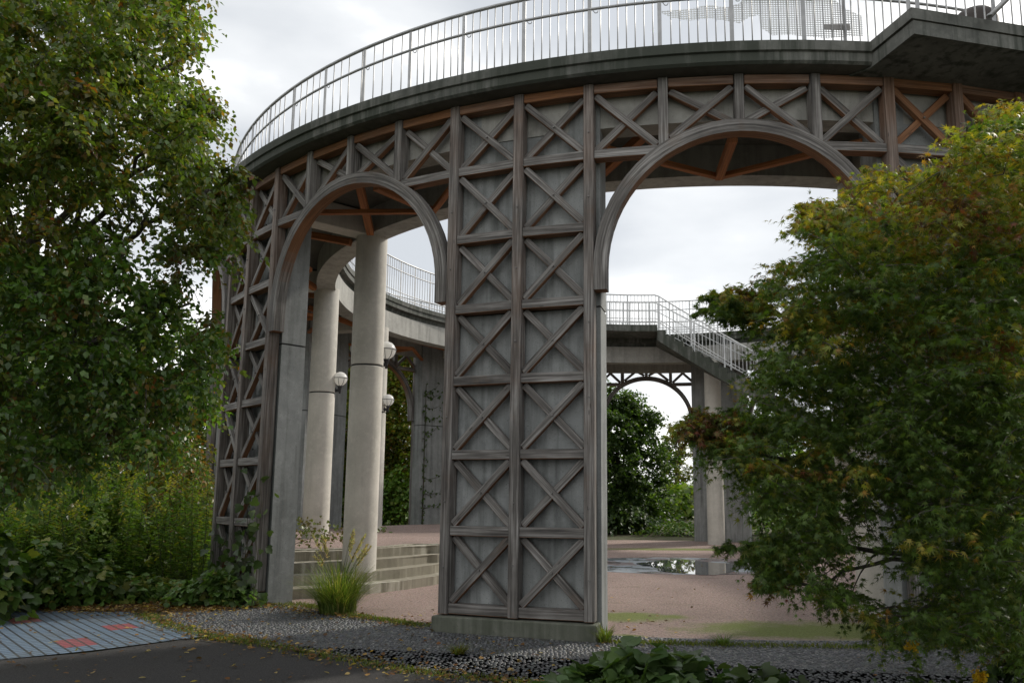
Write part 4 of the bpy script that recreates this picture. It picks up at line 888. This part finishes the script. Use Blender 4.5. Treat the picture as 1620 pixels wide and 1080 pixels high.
# ---- fallen leaves and moss edge
def litter():
    g_ = np.random.default_rng(5); pts = []
    def line(poly, n, s):
        for k in range(n):
            j = g_.integers(len(poly)-1); t = g_.random(); a_ = poly[j]; b_ = poly[j+1]; pts.append((a_[0]+(b_[0]-a_[0])*t+g_.normal()*s, a_[1]+(b_[1]-a_[1])*t+g_.normal()*s))
    line([(-9,12.3),(-7.4,11.7),(-6.2,11.35),(-5.2,11.4),(-4.4,11.6)], 5200, .26); line([(-5.3,10.9),(-4.6,9.95),(-3.7,9.15),(-3.1,8.85),(-2.1,8.1),(-1.1,7.4),(0,7.0),(3,6.3)], 900, .16); line([(-4.3,11.8),(-3.4,11.2),(-2.4,10.6),(-1.3,9.9)], 420, .15)
    for k in range(760): pts.append((g_.uniform(-8,1.5), g_.uniform(6.6,11.5)))
    for k in range(90): pts.append((g_.uniform(1,5), g_.uniform(7,20)))
    p_ = np.array([(x,y,.026+.012*g_.random()) for x,y in pts]); n = len(p_); d = g_.normal(size=(n,3)); d[:,2]*=.15; nn = np.tile((0,0,1.0),(n,1))+g_.normal(size=(n,3))*.28
    tag(link('fallen_leaves', leaf_mesh(p_,d,nn,.045*(.5+.9*g_.random(n)),cols(n,[(.30,.18,.06),(.18,.08,.03),(.42,.31,.12),(.10,.055,.03)],[2.5,3,1.6,3],.35),SH_OVAL), LEAF), 'dry yellow and brown fallen leaves scattered over the paving', 'fallen leaves', kind='stuff')
    # short grass and moss along the joints of the paving
    pts = []; line([(-5.3,10.8),(-4.6,9.95),(-3.7,9.15),(-3.1,8.82),(-2.1,8.08),(-1.1,7.42),(0,7.0),(2.5,6.3)], 3600, .07); line([(-3.5,11.75),(-2.56,10.8),(-1.5,10.0)], 2600, .06); line([(.7,9.0),(1.86,8.87),(3.57,8.75),(5,8.9)], 2600, .06)
    line([(-4.6,12.0),(-3.9,11.9),(-3.4,11.6)],900,.15)
    p_ = np.array([(x,y,.012) for x,y in pts]); n = len(p_); d = g_.normal(size=(n,3))*.6; d[:,2]=1; sz = .04*(.4+g_.random(n)); T = (SH_KITE[0]*np.array([.35,1,1]), SH_KITE[1])
    tag(link('short_grass', leaf_mesh(p_,d,g_.normal(size=(n,3)),sz,cols(n,[(.12,.15,.03),(.17,.16,.04),(.08,.11,.025)],[2,1,2]),T), LEAF), 'short grass and moss growing along the joints of the paving', 'grass', kind='stuff')
litter()
def pebbles():
    g_ = np.random.default_rng(15); pts = []; stp = .044
    xs = np.arange(-5.2,5.2,stp); ys = np.arange(6.2,12.0,stp)
    X,Y = np.meshgrid(xs,ys); X = X+g_.uniform(-.014,.014,X.shape); Y = Y+g_.uniform(-.014,.014,X.shape); X = X.ravel(); Y = Y.ravel()
    r_ = np.hypot(X-CX,Y-CY); a_ = np.degrees(np.arctan2(X-CX,-(Y-CY)))
    edge = np.interp(a_,[-46,-42,-37,-33.9,-30,-24.3,-19.6,-10,0,10,20,32],[11.2,11.65,11.9,11.98,12.0,12.2,12.5,13.0,13.4,13.6,13.8,14.0])
    ok = (r_>10.03)&(r_<edge)&(a_>-44)&(a_<26)&(g_.random(len(X))<.93)
    hid = np.zeros(len(X),bool)
    for q in (-1,0,1): hid |= (np.abs(a_-math.degrees(th(6*q+1)))<6.0)&(r_<R+.16)
    ok &= ~hid; X = X[ok]; Y = Y[ok]; n = len(X)
    ring_ = [(math.cos(2*math.pi*k/6),math.sin(2*math.pi*k/6)) for k in range(6)]
    T = np.array([(.5*x,.5*y,0) for x,y in ring_]+[(.40*x,.40*y,.26) for x,y in ring_]+[(0,0,.38)]); F = [(k,(k+1)%6,6+(k+1)%6,6+k) for k in range(6)]+[(6+k,6+(k+1)%6,12) for k in range(6)]
    d = np.stack([g_.normal(size=n),g_.normal(size=n),np.zeros(n)],1); c = cols(n,[(.055,.058,.061),(.075,.078,.082),(.13,.13,.127),(.04,.042,.045)],[4,4,.6,2],.25)
    me = leaf_mesh(np.stack([X,Y,np.full(n,.004)],1), d, np.tile((0,0,1.0),(n,1))+g_.normal(size=(n,3))*.12, .041*(.65+.6*g_.random(n)), c, (T,F)); me.polygons.foreach_set('use_smooth',[True]*len(me.polygons))
    m,nt,p = mat('set pebble'); g = G(nt); g.l(g.n('ShaderNodeAttribute', attribute_name='leafcol').outputs['Color'],p.inputs['Base Color']); p.inputs['Roughness'].default_value=.5
    tag(link('set_pebbles', me, m), 'dark grey pebbles set on end in the paving in front of the walkway', 'pebbles', kind='stuff'); print('pebbles',n)
pebbles()
# ---- distant wood
def wood_belt():
    g_ = random.Random(77); cl = []
    for k in range(900):
        a = g_.uniform(-.85,.75); d = g_.uniform(48,70); h = (4.2+1.4*math.sin(a*9)+.8*math.sin(a*23+1))*(.4 if .10 < a < .21 else 1); z = g_.uniform(.3,h); cl.append((Vector((d*math.sin(a),d*math.cos(a),z)), g_.uniform(.9,1.7)))
    palf = lambda n_,c: cols(n_, GM+GY[:2], [3,3,2,1,1], .35)*(.7+.5*rnd.random())
    tag(link('distant_wood', leaf_mesh(*spray_leaves(cl, 40, .42, palf, SH_OVAL, .3, .7), SH_OVAL), LEAF), 'low belt of distant green woodland beyond the ring', 'woodland', kind='stuff')
wood_belt()
print('baluster parts', nb, 'clumps', len(CL), len(CM))
